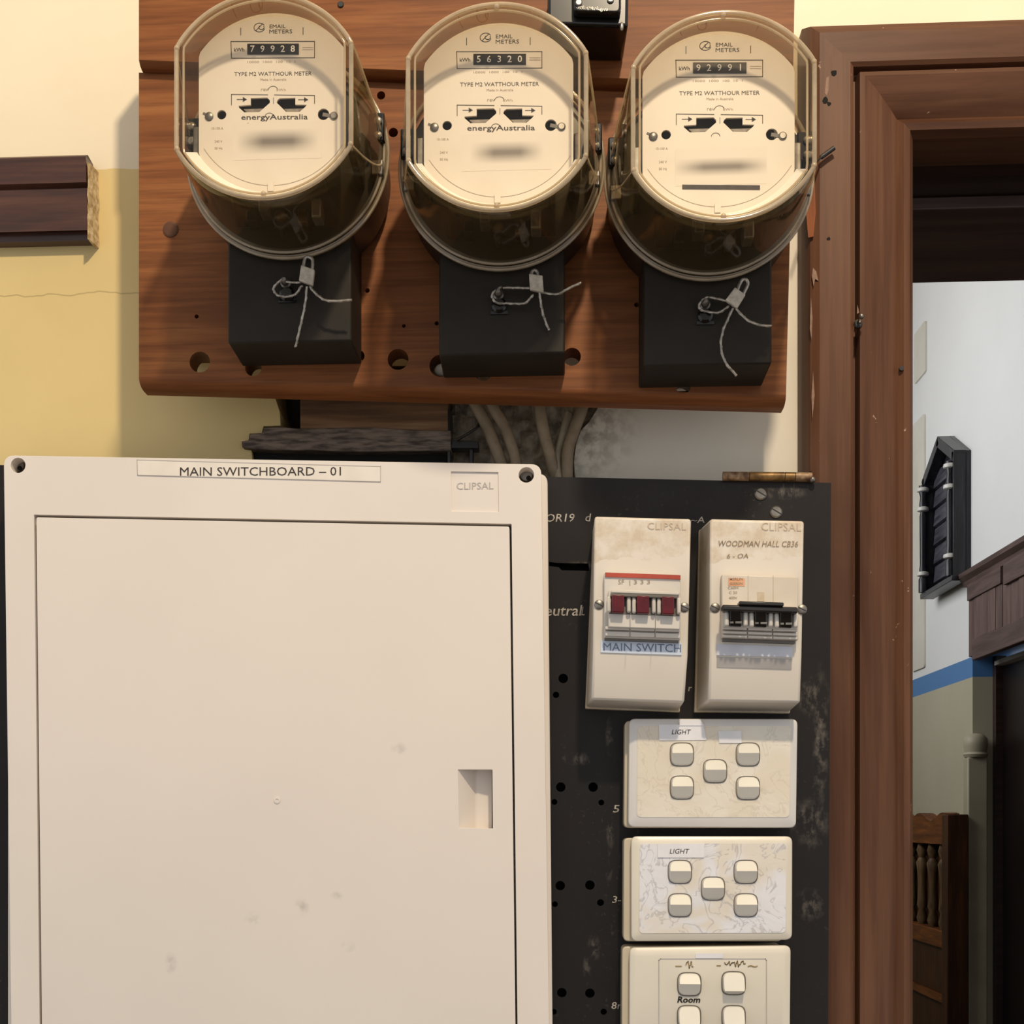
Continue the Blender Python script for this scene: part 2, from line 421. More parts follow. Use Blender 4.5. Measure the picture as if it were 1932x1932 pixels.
def smoothpath(pts, k=6):
    pts = [Vector(p) for p in pts]; out = []
    for i in range(len(pts)-1):
        p0 = pts[max(0, i-1)]; p1 = pts[i]; p2 = pts[i+1]; p3 = pts[min(len(pts)-1, i+2)]
        for s in range(k):
            t = s/k
            out.append(.5*((2*p1)+(p2-p0)*t+(2*p0-5*p1+4*p2-p3)*t*t+(3*p1-p0-3*p2+p3)*t**3))
    out.append(pts[-1]); return out
def tube(bm, pts, r, n=8, closed=False, cap=True):
    pts = [Vector(p) for p in pts]; rings = []
    m = len(pts); up = None
    for i, p in enumerate(pts):
        if closed: t = pts[(i+1) % m]-pts[(i-1) % m]
        else: t = pts[min(i+1, m-1)]-pts[max(i-1, 0)]
        t.normalize()
        if up is None:
            up = Vector((0,-1,0)) if abs(t.y) < .9 else Vector((0,0,1))
        side = t.cross(up)
        if side.length < 1e-4: side = t.cross(Vector((1,0,0)))
        side.normalize(); u2 = side.cross(t); up = u2
        rr_ = r[i] if isinstance(r, (list, tuple)) else r
        rings.append([p + (side*math.cos(2*math.pi*k/n) + u2*math.sin(2*math.pi*k/n))*rr_ for k in range(n)])
    if closed:
        rings.append(rings[0]); return loft(bm, rings, False, False)
    return loft(bm, rings, cap, cap)
def sphere(bm, c, r, sy=1.0, sz=1.0, u=12, v=8):
    rings = []
    for j in range(1, v):
        a = math.pi*j/v
        rings.append([(c[0]+r*math.sin(a)*math.cos(2*math.pi*i/u), c[1]+r*sy*math.sin(a)*math.sin(2*math.pi*i/u), c[2]+r*sz*math.cos(a)) for i in range(u)])
    return loft(bm, rings)
_tc = {}
def _tm(s, off):
    if (s, off) in _tc: return _tc[(s, off)]
    cu = bpy.data.curves.new('t', 'FONT'); cu.body = s; cu.align_x = 'CENTER'; cu.align_y = 'CENTER'
    cu.resolution_u = 2; cu.offset = off
    o = bpy.data.objects.new('t', cu); me = o.to_mesh()
    vs = [v.co.copy() for v in me.vertices]; fs = [tuple(p.vertices) for p in me.polygons]
    o.to_mesh_clear(); bpy.data.objects.remove(o); bpy.data.curves.remove(cu)
    _tc[(s, off)] = (vs, fs); return vs, fs
def text(bm, s, cx, cz, y, width=None, height=None, off=0, slope=0.0, shear=0, plane=None):
    vs, fs = _tm(s, off)
    x0 = min(v.x for v in vs); x1 = max(v.x for v in vs); z0 = min(v.y for v in vs); z1 = max(v.y for v in vs)
    sx = width/(x1-x0) if width else None; sz = height/(z1-z0) if height else None
    sx = sx or sz; sz = sz or sx
    nv = []
    for v in vs:
        lx = (v.x-(x0+x1)/2)*sx; lz = (v.y-(z0+z1)/2)*sz
        lx += shear*lz; lz2 = lz + slope*lx
        nv.append(bm.verts.new((cx+lx, y, cz+lz2)))
    for f in fs:
        try: bm.faces.new([nv[i] for i in f])
        except ValueError: pass
    return bm
def stroke(bm, pts, w, y):                     # flat printed line through (x, z) points
    for (ax, az), (bx, bz) in zip(pts, pts[1:]):
        d = Vector((bx-ax, bz-az)); 
        if d.length < 1e-9: continue
        n = Vector((-d.y, d.x)).normalized()*w/2; e = d.normalized()*w/2
        bm.faces.new([bm.verts.new((ax-e.x+n.x, y, az-e.y+n.y)), bm.verts.new((ax-e.x-n.x, y, az-e.y-n.y)),
                      bm.verts.new((bx+e.x-n.x, y, bz+e.y-n.y)), bm.verts.new((bx+e.x+n.x, y, bz+e.y+n.y))])
    return bm
def pslab(bm, px, d0, d1, r=0, holes=()):      # px polygon traced at depth d1 (front); back at depth d0
    o = pp(px, d1)
    if r: o = rpoly(o, r)
    return slab(bm, o, list(holes), -d1, -d0)

# ================================================================== SETTING
Xo = W(1722, 900, .012).x; Zo = W(1730, 263, .012).z; Xo2 = Xo + .82
HOLE = [(508,690),(513,712),(518,748),(528,778),(529,803),(497,804),(494,817),(471,818),(469,831),(456,833),(457,844),(474,847),(480,905),
        (1088,935),(1083,870),(1087,838),(1096,812),(1112,796),(1128,770),(1132,690)]
b = slab(B(), [(-1.5,0),(Xo,0),(Xo,Zo),(Xo2,Zo),(Xo2,0),(2.4,0),(2.4,3.7),(-1.5,3.7)], [pp(HOLE, 0)], 0, .05)
wall_front = obj('wall_front', b, 'wall', kind='structure')
b = slab(B(), [(-1.5,0),(Xo,0),(Xo,Zo),(Xo2,Zo),(Xo2,0),(2.4,0),(2.4,3.7),(-1.5,3.7)], [], .05, .225)
obj('masonry', b, 'masonry', wall_front)
# rough mortar in the right part of the chase
b = B()
random.seed(3)
gx, gz = 26, 14
x0, z0_ = pp([(845, 905)], .0)[0]; x1, z1_ = pp([(1140, 690)], .0)[0]
vs = [[b.verts.new((x0+(x1-x0)*i/gx, .020+random.uniform(-.005,.005)-.008*(i/gx), z0_+(z1_-z0_)*j/gz)) for j in range(gz+1)] for i in range(gx+1)]
for i in range(gx):
    for j in range(gz): b.faces.new((vs[i][j], vs[i+1][j], vs[i+1][j+1], vs[i][j+1]))
obj('mortar', b, 'mortar', wall_front, smooth=60)

obj('floor', box(B(), -1.5, 2.4, -3.2, 6.2, -.1, 0), 'floor', kind='structure')
obj('ceiling', box(B(), -1.5, 2.4, -3.2, 6.2, 3.7, 3.8), 'ceiling', kind='structure')

# door frame: architrave swept round the opening, lining, stop
door = thing('door_1', (Xo, 0, 0), 'brown painted timber door frame right of the meter board', None, None, 'structure')
PROF = [(0,.0),(0,.016),(.004,.026),(.010,.029),(.031,.029),(.0335,.027),(.0345,.018),(.0365,.018),(.0378,.028),(.041,.029),(.050,.0265),(.060,.021),(.066,.0165),(.0675,.0175),(.070,.0195),(.0745,.0185),(.078,.012),(.078,.0)]
WD = .078
def arch_leg(ux, side):
    rings = []
    for z_kind in (0, 1):
        r = []
        for u, d in PROF:
            x = (Xo - WD + u) if side < 0 else (Xo2 + WD - u)
            z = -0.0 if z_kind == 0 else Zo + WD - u
            r.append((x, -d, z))
        rings.append(r)
    return loft(B(), rings)
obj('architrave_side', arch_leg(0, -1), 'frame_v', door, smooth=25)
obj('architrave_side', arch_leg(0, 1), 'frame_v', door, smooth=25)
rings = []
for xs in (0, 1):
    rings.append([((Xo - WD + u) if xs == 0 else (Xo2 + WD - u), -d, Zo + WD - u) for u, d in PROF])
obj('architrave_head', loft(B(), rings), 'frame_h', door, smooth=25)
obj('head_roll', loft(B(), [[(xx, -.012, Zo+.012), (xx, -.012, Zo), (xx, .004, Zo-.0014), (xx, .018, Zo-.0016), (xx, .028, Zo-.0006), (xx, .028, Zo+.012)] for xx in (Xo, Xo2)]), 'frame_h', door, smooth=40)
obj('head_lining', box(B(), Xo, Xo2, .0282, .2252, Zo-.0004, Zo+.02), 'frame_dark', door, bevel=.0008)
obj('door_stop', box(B(), Xo+.001, Xo2-.001, .078, .2246, Zo-.0105, Zo-.0006), 'frame_stop', door, bevel=.001)
for sx in (-1, 1):
    xx = Xo if sx < 0 else Xo2
    obj('jamb_lining', box(B(), min(xx, xx+sx*.02), max(xx, xx+sx*.02), .0, .225, 0, Zo), 'frame_v', door)
# small bead strip under the head


# wear on the door frame: nail holes, a scraped streak, bare wood
for x, y, r in ((1573,138,6.5), (1557,189,6), (1564,196,4), (1563,451,3.5), (1529,893,4)):
    v = W(x, y, .029); n_ = 9
    pts_ = [(v.x+r/2680*random.uniform(.7,1.15)*math.cos(2*math.pi*i/n_), v.z+r/2680*random.uniform(.6,1.2)*math.sin(2*math.pi*i/n_)) for i in range(n_)]
    obj('nail_hole', slab(B(), pts_, [], -.0292, -.0285), 'void', door)
for pts_, mt in (([(1524,322),(1537,330),(1539,400),(1535,446),(1525,448),(1521,400),(1520,350)], 'bare_wood'), ([(1559,146),(1564,144),(1563,170),(1560,180),(1556,176)], 'pale_scrape'), ([(1534,505),(1540,512),(1544,530),(1538,526),(1535,540),(1532,520)], 'pale_scrape'), ([(1530,560),(1533,600),(1531,640),(1528,620)], 'pale_scrape'), ([(1534,700),(1537,745),(1533,790),(1531,750)], 'pale_scrape'), ([(1618,575),(1621,590),(1617,592)], 'pale_scrape')):
    obj('paint_chip', slab(B(), pp(pts_, .0292), [], -.02915, -.0284), mt, door)

# room beyond
XW = 1.2
Yc = WX(1835, 1300, XW).y
zp0 = WX(1835, 1240, XW).z
wall_right = obj('wall_right', loft(B(), [[(X_, y_, z_) for y_, z_ in [(.226,0),(1.9,0),(1.9,zp0),(Yc,zp0),(Yc,0),(4.5,0),(4.5,3.7),(.226,3.7)]] for X_ in (XW, XW+.11)]), 'room_wall', kind='structure')
obj('wall_far', box(B(), -1.4, XW+.3, 4.5, 4.6, 0, 3.7), 'room_wall', kind='structure')
obj('wall_left', box(B(), -1.5, -1.4, .226, 4.6, 0, 3.7), 'room_wall', kind='structure')
d2 = thing('door_2', (XW+.08, Yc, 0), 'dark door in the white side wall of the room beyond', None, None, 'structure')
obj('frame_strip', box(B(), XW+.056, XW+.085, Yc-.030, Yc-.0005, 0, zp0+.0), 'frame_dark', d2)
obj('leaf', box(B(), XW+.075, XW+.10, 1.92, Yc-.03, .01, zp0-.03), 'door_dark', d2)
obj('pale_gleam', box(B(), XW+.05, XW+.09, 1.92, Yc-.035, zp0-.028, zp0-.016), 'trim_white', d2)  # added pale strip, stands for light glimpsed in the dark room
# cream trims near the door edge and post at the reveal corner
def trim(name, px0, px1, Y_, rad):
    o = [WX(*p, XW-.02) for p in (px0, px1)]
    yy = sorted([o[0].y, o[1].y]); zz = sorted([o[0].z, o[1].z])
    pts = rpoly([(yy[0], zz[0]), (yy[1], zz[0]), (yy[1], zz[1]), (yy[0], zz[1])], rad)
    return obj(name, loft(B(), [[(XW-.006, a, c) for a, c in pts], [(XW-.0005, a, c) for a, c in pts]]), 'trim_white', kind='structure')
trim('trim_1', (1716, 726), (1737, 604), 0, .012)
trim('trim_2', (1712, 1268), (1735, 780), 0, .012)
b = box(B(), XW-.027, XW+.0285, Yc-.045, Yc-.0005, 0, 1.5+.182)
post = obj('trim_3', b, 'trim_olive', kind='structure', bevel=.004)
b = lathe(B(), (XW+.001, Yc-.024, 1.5), [(.030,.182),(.034,.19),(.030,.196),(.033,.215),(.032,.235),(.022,.246),(.006,.250)], 20, 'z')
obj('cap', b, 'trim_olive', post, smooth=40)

# pelmet over the side door
pl = thing('door_pelmet', (XW, Yc, 1.5+.47), 'boarded brown timber pelmet above the dark doorway in the far room', 'pelmet')
zt = 1.5 + .672
Yl = Yc - .004
edges = [Yl]
while edges[-1] > 2.0: edges.append(edges[-1] - random.choice((.052, .060, .066)))
for i in range(len(edges)-1):
    y1, y0 = edges[i]-.0012, edges[i+1]+.0012
    zb = 1.5 + .468 if i == 0 else 1.5 + .512
    obj('plank', box(B(), XW-.012-random.uniform(0,.004), XW-.0005, y0, y1, zb, zt), 'pelmet', pl, bevel=.0015)
b = loft(B(), [[(XW-.0005-dx, yy, zz) for dx, zz in [(0,zt),(.016,zt),(.020,zt+.012),(.034,zt+.022),(.036,zt+.034),(0,zt+.034)]] for yy in (edges[-1], Yl+.03)])
obj('cornice', b, 'pelmet_y', pl, smooth=30)
b = box(B(), XW-.022, XW-.0125, edges[-1], Yl-.33, zt-.055, zt+.001); box(b, XW-.020, XW-.0125, Yl-.30, Yl-.01, zt-.045, zt)
obj('frieze', b, 'pelmet_y', pl, bevel=.001)
obj('head_rail', box(B(), XW-.022, XW-.0005, edges[-1], edges[1]-.0012, 1.5+.452, 1.5+.510), 'pelmet_y', pl, bevel=.002)

# hymn board on the far wall
hy0, hy1 = 3.02, 3.352; hz0 = 1.5+.702; hze = 1.5+1.063; hza = 1.5+1.150; XP = XW-.05
hb = thing('hymn_board', (XW, (hy0+hy1)/2, hz0), 'black gabled wooden number board with white ringed columns on the far white wall', 'hymn board')
ym = (hy0+hy1)/2
pent = [(hy0,hz0),(hy1,hz0),(hy1,hze),(ym,hza),(hy0,hze)]
obj('back_panel', loft(B(), [[(XW-.014, a, c) for a, c in pent], [(XW-.0005, a, c) for a, c in pent]]), 'plaque', hb)
for k in range(6):
    zz = hz0 + .03 + k*.058
    b = loft(B(), [[(XW-.0145, yy, zz), (XW-.024, yy, zz+.003), (XW-.019, yy, zz+.052), (XW-.0145, yy, zz+.052)] for yy in (hy0+.03, hy1-.03)])
    obj('slat', b, 'plaque_y', hb)
def bar(a, c, th):                             # gable/side bars in the (y, z) plane
    a, c = Vector(a), Vector(c); d = (c-a).normalized(); n = Vector((-d.y, d.x))*th
    q = [a, c, c+n, a+n]
    return loft(B(), [[(XP, p.x, p.y) for p in q], [(XW-.0145, p.x, p.y) for p in q]])
obj('side_board', bar((hy0,hze), (hy0,hz0), .018), 'plaque', hb, bevel=.0015)
obj('side_board', bar((hy1,hz0), (hy1,hze), .018), 'plaque', hb, bevel=.0015)
obj('gable_board', bar((ym,hza), (hy0-.004,hze), .030), 'plaque', hb, bevel=.0015)
obj('gable_board', bar((hy1+.012,hze-.006), (ym,hza), .030), 'plaque', hb, bevel=.0015)
obj('sill', box(B(), XP-.006, XW-.0145, hy0-.002, hy1+.002, hz0-.012, hz0+.004), 'plaque', hb, bevel=.0015)
for yy in (hy0+.022, hy1-.022):
    c = obj('column', lathe(B(), (XP-.004, yy, hz0), [(.013,.005),(.013,.045),(.008,.055),(.011,.075),(.009,.09),(.010,.24),(.007,.255),(.011,.275),(.008,.30),(.012,.315),(.012,.335)], 14, 'z'), 'plaque', hb, smooth=40)
    for zc in (.062, .262, .322):
        obj('ring', lathe(B(), (XP-.004, yy, hz0+zc), [(.010,-.008),(.0175,-.005),(.0185,0),(.0175,.005),(.010,.008)], 14, 'z'), 'bone', c, smooth=40)

# high backed bench against the far wall
XB = 1.14
yb0 = WX(1828, 1600, XB+.03).y; yb1 = yb0 + .86
bn = thing('hall_bench', (XB, (yb0+yb1)/2, 0), 'golden brown high backed bench with turned spindles in the far room', 'bench')
ztop = 1.5+.020
for yy in (yb0, yb1-.05):
    b = box(B(), XB-.030, XB+.03, yy, yy+.055, 0, ztop)
    obj('post', b, 'bench', bn, bevel=.003)
pts = []
nn = 30
for i in range(nn+1):
    t = i/nn; yy = yb0+.055+t*(yb1-yb0-.11)
    pts.append((yy, ztop-.006+.012*math.sin(t*math.pi*6+.8)))
low = [(yb1-.055, ztop-.085), (yb0+.055, ztop-.085)]
pg = pts + low
obj('top_rail', loft(B(), [[(XB-.02, a, c) for a, c in pg], [(XB+.02, a, c) for a, c in pg]]), 'bench_y', bn, smooth=30)
zm = 1.5-.315
obj('middle_rail', box(B(), XB-.02, XB+.02, yb0+.055, yb1-.055, zm-.05, zm), 'bench_y', bn, bevel=.002)
ns = 6
for i in range(ns):
    yy = yb0+.055+(i+.7)*(yb1-yb0-.11)/(ns+.3)
    h = ztop-.085-zm
    obj('spindle', lathe(B(), (XB, yy, zm), [(.011,0),(.017,.02),(.010,.045),(.016,.06),(.013,.08),(.012,h*.5),(.014,h-.09),(.018,h-.06),(.010,h-.045),(.017,h-.022),(.011,h)], 12, 'z'), 'spindle', bn, smooth=40)
obj('back_panel', box(B(), XB+.013, XB+.019, yb0+.055, yb1-.055, zm, ztop-.085), 'bench', bn)
obj('lower_panel', box(B(), XB-.010, XB+.012, yb0+.055, yb1-.055, .46, zm-.05), 'bench', bn)
obj('panel_rail', box(B(), XB-.022, XB-.010, yb0+.055, yb1-.055, 1.5-.52, 1.5-.50), 'bench_y', bn)
obj('seat', box(B(), XB-.45, XB-.0301, yb0, yb1, .42, .46), 'bench_y', bn, bevel=.004)
for yy in (yb0, yb1-.05):
    obj('leg', box(B(), XB-.44, XB-.39, yy, yy+.05, 0, .42), 'bench', bn, bevel=.003)

# dark timber rail stub on the left
zr0, zr1 = W(80, 466, .0).z, W(80, 286, .022).z
hgt = zr1 - zr0
rp = [(0,0),(.009,.0),(.013,.03),(.0155,.08),(.0155,.56),(.012,.585),(.012,.62),(.016,.66),(.017,.97),(.015,1.0),(0,1.0)]
xe = W(160, 380, .02).x; xl = -1.3
b = loft(B(), [[(xx + (0 if xx == xl else (.0006*math.sin(i*2.3))), -.0003-d, zr0+(h*hgt if h > .05 or h == 0 else h*1.0)) for i, (d, h) in enumerate(rp)] for xx in (xl, xe)])
rail = thing('wall_rail', (xe-.1, -.012, (zr0+zr1)/2), 'dark brown moulded timber rail cut short left of the meter board', 'rail')
obj('rail_moulding', b, 'rail', rail, smooth=25)
random.seed(11)
b = B(); rings = []
for i in range(15):
    t = i/14; zc = zr0-.002 + t*(hgt-.004); wd = .0012+.0009*random.random(); dp = .0155+.002*random.random()
    rings.append([(xe+.0008, -.0003, zc), (xe+.0008, -dp, zc), (xe+.0008+wd, -dp*.8, zc), (xe+.0014+wd*1.5, -.0003, zc)])
loft(b, rings)
obj('plaster_lip', b, 'plaster_edge', rail, smooth=60, label='broken cream plaster at the cut end')

# ================================================================== THINGS IN THE CHASE
b = loft(B(), [[(v.x, yy, v.z) for v in (W(568,820,.0),W(848,822,.0),W(846,700,.0),W(568,700,.0))] for yy in (-.004, .0499)])
tagp(obj('timber_block', b, 'raw_block', origin=W(700,800,0), bevel=.001), 'rough brown timber block in the hole under the meter board', 'timber')
rl = thing('timber_batten', W(650, 830, .01), 'dusty dark jagged batten lying just above the cream cabinet', 'batten')
jag = [(474,846),(457,844),(456,833),(470,831),(471,819),(495,817),(497,807),(530,805),(560,808),(700,806),(800,812),(851,812),(851,850),(700,852),(480,848)]
b = slab(B(), pp(jag, .006), [], -.006, .02)
obj('bar', b, 'dark_rail', rl, bevel=.0008)
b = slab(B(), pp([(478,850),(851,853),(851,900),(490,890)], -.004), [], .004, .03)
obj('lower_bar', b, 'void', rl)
br = thing('metal_bracket', W(880, 836, .01), 'small black metal bracket on the right end of the batten', 'bracket')
b = B(); pslab(b, [(852,829),(903,832),(903,846),(852,846)], -.006, .006); pslab(b, [(885,846),(893,846),(893,905),(885,905)], -.006, .003); pslab(b, [(844,770),(850,770),(850,905),(844,905)], -.02, .004)
obj('flange', b, 'black_plastic', br, bevel=.0006)
def cable(name, pts, d, r_px, mat, label, cat='cable', group=None):
    P = [W(x, y, dd) for (x, y), dd in zip(pts, d)]
    o = obj(name, tube(B(), smoothpath(P, 6), r_px/2600, 10), mat, origin=P[0], smooth=60)
    return tagp(o, label, cat, group)
G = 'grey cables coming out under the meter board'
cable('grey_cable', [(872,700),(893,755),(917,800),(937,850),(952,900),(960,960)], [.012]*6, 11.5, 'cable', 'leftmost thick grey cable under the meter board, beside the bracket', group=G)
cable('grey_cable', [(905,700),(928,765),(950,802),(968,850),(978,900),(985,960)], [.014]*6, 10.5, 'cable', 'second thick grey cable from the left, with a knuckle bump', group=G)
cable('grey_cable', [(1010,700),(1018,770),(1027,820),(1040,870),(1050,920),(1056,990)], [.016,.016,.016,.014,.012,.012], 11, 'cable', 'thick grey cable in the middle of the hole, right of the two parallel ones', group=G)
cable('grey_cable', [(1072,780),(1060,826),(1051,866),(1055,920),(1056,990)], [.004,.008,.010,.018,.020], 7, 'cable_light', 'thin pale cable between the two right cables', group=G)
cable('grey_cable', [(1112,700),(1098,770),(1083,812),(1071,855),(1070,920),(1070,990)], [.014]*6, 11, 'cable', 'rightmost grey cable, curving left beside the white wall', group=G)
cable('black_wire', [(862,830),(880,820),(898,808),(905,798)], [.010,.012,.012,.010], 2.6, 'wire_black', 'thin black wire above the small bracket', 'wire')

# ================================================================== METER BOARD
mb = thing('meter_board', W(870, 740, .06), 'brown timber meter board of two planks carrying three electricity meters', 'board')
dB = .08
zb = W(870, 738, dB)
def bl(px, py): v = W(px, py, dB); return v.x, v.z
# lower plank with drilled holes, rounded lower edge
holes = []
for (x, y, r) in ((377,683,20),(751,678,20),(831,690,21),(1079,673,17),(676,672,12),(719,180,8),(742,250,9),(371,597,4),(762,615,3.5),(693,548,4.5),(1201,575,4.5),(478,694,16),(912,703,16),(1289,729,14),(824,610,4)):
    cxx, czz = bl(x, y); holes.append(circ(cxx, czz, r/2826, 18))
lip_px = [(262,716),(1484,752)]
tl, tr = bl(262,137), bl(1497,183); l0, l1 = bl(262,712), bl(1483,745)
b = slab(B(), [l0, l1, tr, tl], holes, -dB, -.060)
# rounded bottom edge swept along the plank
def lipring(p):
    x, z = p; R = .0060; out = [(x, -.060, z), (x, -dB, z)]
    for k in range(1, 8):
        a = math.pi/2*k/7
        out.append((x, -dB+.012-.012*math.cos(a), z-R*math.sin(a)))
    out.append((x, -.060, z-R)); return out
loft(b, [lipring(l0), lipring(l1)])
obj('plank', b, 'board', mb, smooth=30)
b = B()
tl2, tr2 = W(262,-60,.09), W(1500,-60,.09); l2, r2 = W(262,113,.09), W(1496,160,.09)
prof = lambda v, vt: [(vt.x, -.060, vt.z), (vt.x, -.09, vt.z), (v.x, -.09, v.z), (v.x, -.087, v.z-.0025), (v.x, -.083, v.z-.0035), (v.x, -.060, v.z-.0035)]
loft(b, [prof(l2, tl2), prof(r2, tr2)])
bmesh.ops.recalc_face_normals(b, faces=b.faces)
obj('plank', b, 'board_top', mb, smooth=30)
for x0, x1 in ((345, 405), (1380, 1430)):
    a = W(x0, 700, .02); c = W(x1, -60, .02)
    obj('batten', box(B(), a.x, c.x, -.0599, -.0002, a.z+.012, tl2.z-.02), 'board', mb)
for (x, y, r, nm) in ((322,433,15,'dowel_plug'),(1203,572,0,None),(643,9,6,'screw_head')):
    if nm:
        v = W(x, y, dB if y > 130 else .09); yv = v.y
        obj(nm, lathe(B(), (v.x, yv, v.z), [(r/2826, .002), (r/2826, -.0006), (r/2826*.8, -.001)], 16), 'frame_v' if r > 10 else 'black_plastic', mb)
v = W(836, 699, .07)
tagp(obj('putty_lump', sphere(B(), (v.x, v.y, v.z), .0062, .7, .75), 'putty', origin=v, smooth=60), 'white putty lump in the hole left of the middle terminal cover', 'putty')
# wire ends peeping out of the board holes near the left terminal cover
# black fuse box at the top
fb = thing('fuse_holder', W(1105, 60, .10), 'black service fuse holder at the top of the board between two meters', 'fuse')
fr = [(1033,-70),(1187,-70),(1185,50),(1033,46)]
f = pp(fr, .131); bk = [(p[0]+(.0008 if p[0] < .04 else -.0012), p[1]) for p in f]
b = loft(B(), [[(x, -.131, z) for x, z in f], [(x, -.0905, z) for x, z in bk]])
obj('body', b, 'black_gloss', fb, bevel=.002)
b = B(); lx, lz = W(1110, 12, .133).x, W(1110, 12, .133).z
obj('ridge', slab(B(), rpoly(pp([(1082,22),(1172,25),(1172,-60),(1082,-60)], .138), .004), [], -.138, -.1312), 'black_gloss', fb, bevel=.0015)
random.seed(21); b = B()
for (xa, xb, yy) in ((1090, 1104, 14), (1106, 1128, 16), (1130, 1146, 19)):     # worn, unreadable moulded lettering
    xx = xa
    while xx < xb:
        q0 = pp([(xx, yy+random.uniform(-3, 0)), (xx+random.uniform(.5, 2.5), yy+random.uniform(0, 3.5))], .138); stroke(b, q0, .0003, -.1384); xx += random.uniform(2.2, 3.6)
obj('worn_marks', b, 'steel', fb, kind='stuff')
for px in (1092, 1152):
    v = W(px, 6 if px < 1100 else 0, .138); obj('screw_head', lathe(B(), v, [(.0022,.0), (.0022,-.0008), (.0016,-.0014)], 14), 'steel', fb, smooth=40)
v = W(1173, 50, .131); obj('rivet', sphere(B(), v, .0013, .6, 2.2), 'steel', fb, smooth=60)

# ================================================================== ELECTRICITY METERS
def dshape(R, c, y, n=96, cx=0, cz=0):
    return [(cx+max(-c, min(c, R*math.cos(2*math.pi*i/n))), y, cz+R*math.sin(2*math.pi*i/n)) for i in range(n)]
def meter(rim_px, digits, label, variant):
    rc = W(rim_px[0], rim_px[1], .13); ox, oz = rc.x, rc.z; oy = -.08
    T = thing('electricity_meter', (ox, oy, oz), label, 'meter', 'electricity meters on the timber board')
    m = .001
    def L(x, y, z): return (ox+x*m, oy+y*m, oz+z*m)
    def L2(x, z): return (ox+x*m, oz+z*m)
    Y = lambda y: oy+y*m
    # base pan
    obj('base_pan', lathe(B(), L(0,0,0), [(.058,-.0002),(.061,-.008),(.060,-.040),(.0612,-.0458),(.055,-.047)], 56), 'black_plastic', T, smooth=40)
    # terminal cover
    pf = [L2(-40,-115.5), L2(40,-115.5), L2(40,-40), L2(-40,-40)]
    pb = [L2(-40.5,-116), L2(40.5,-116), L2(40.5,-40), L2(-40.5,-40)]
    tcv = obj('terminal_cover', loft(B(), [[(x, Y(-44), z) for x, z in pf], [(x, Y(-.2), z) for x, z in pb]]), 'terminal', T, bevel=.0012)
    sx, sz = -2, -78.5
    obj('sealing_screw', lathe(B(), L(sx, -44, sz), [(.0035,.001),(.0035,-.003),(.0026,-.004),(.0026,-.007),(.0012,-.009)], 14), 'steel', tcv, smooth=40)
    b = lathe(B(), L(sx+.4, -44, sz-6.5), [(.0048,.001),(.0048,-.002),(.0034,-.0032)], 14); box(b, ox+(sx-5)*m, ox+(sx+6)*m, Y(-45.2), Y(-43.9), oz+(sz-12)*m, oz+(sz-10)*m)
    obj('sealing_socket', b, 'black_gloss', tcv, smooth=40)
    # mechanism seen below the dial
    mech = obj('mechanism_frame', loft(B(), [[(x, Y(-47.1), z) for x, z in [L2(-34,-44), L2(34,-44), L2(34,34), L2(-34,34)]], [(x, Y(-88), z) for x, z in [L2(-30,-32), L2(30,-32), L2(30,34), L2(-30,34)]]]), 'black_plastic', T, bevel=.002)
    v = L(-2, -62, -42.5); obj('brass_screw', sphere(B(), v, .0042, 1, .8), 'brass', mech, smooth=60)
    for k, (xx, yy, mt) in enumerate(((-20,-60,'black_gloss'),(12,-56,'brass'),(22,-64,'alu'),(-9,-74,'steel'))):
        b = box(B(), ox+(xx-3.2)*m, ox+(xx+3.2)*m, Y(yy-8), Y(yy+6), oz-48*m, oz-35*m)
        obj('magnet' if k % 2 == 0 else 'coil_lug', b, mt, mech, bevel=.001)
    # dial plate with real openings
    dz0 = 8.6; RD, CD = 54.0, 44.5
    def q(px, py): return ((px-939)/3.171, (242-py)/3.171)
    def Q(px, py): a = q(px, py); return (ox+a[0]*m, oz+a[1]*m)
    o = [(ox+max(-CD, min(CD, RD*math.cos(2*math.pi*i/90)))*m, oz+(dz0+RD*math.sin(2*math.pi*i/90))*m) for i in range(90)]
    wl = [Q(*p) for p in ((898,204),(930,204),(935,209),(935,214),(915,231),(886,231),(875,221),(875,218),(898,217))]
    wr = [Q(*p) for p in ((948,214),(950,209),(954,206),(984,206),(984,219),(1006,220),(1003,224),(992,233),(966,232))]
    hs = [wl, wr, circ(*Q(842,234), 9/3171, 16), circ(*Q(1038,239), 11/3171, 16)]
    for e in ((905,245),(1001,248)): 
        if variant == 0: hs.append(circ(*Q(e[0]-12, e[1]+11), 5/3171, 12))
    dial = obj('dial_plate', slab(B(), o, hs, Y(-100), Y(-98.6)), 'dial', T, label='cream dial face')
    y1 = Y(-100.15)
    # rotor disc behind the openings
    b = lathe(B(), L(0,-78,3.5), [(.022,.0006),(.022,-.0006)], 40, 'z'); obj('rotor_disc', b, 'alu', mech)
    obj('dark_backing', slab(B(), rect(ox-.034, ox+.034, oz-.010, oz+.020), [], Y(-91), Y(-90)), 'black_plastic', mech)
    # disc edge strip in the lower half of the openings
    b = B()
    for pts in (((884,224),(928,224),(916,230),(890,230)), ((962,226),(1000,226),(990,232),(968,231))):
        slab(b, [Q(*p) for p in pts], [], Y(-99.6), Y(-95))
        obj('disc_edge', b, 'dull_edge', dial); b = B()
    b.free()
    # dished dial lip, tilted and whitened to stand for the cover's glint
    b = B(); n = 48; rings = []
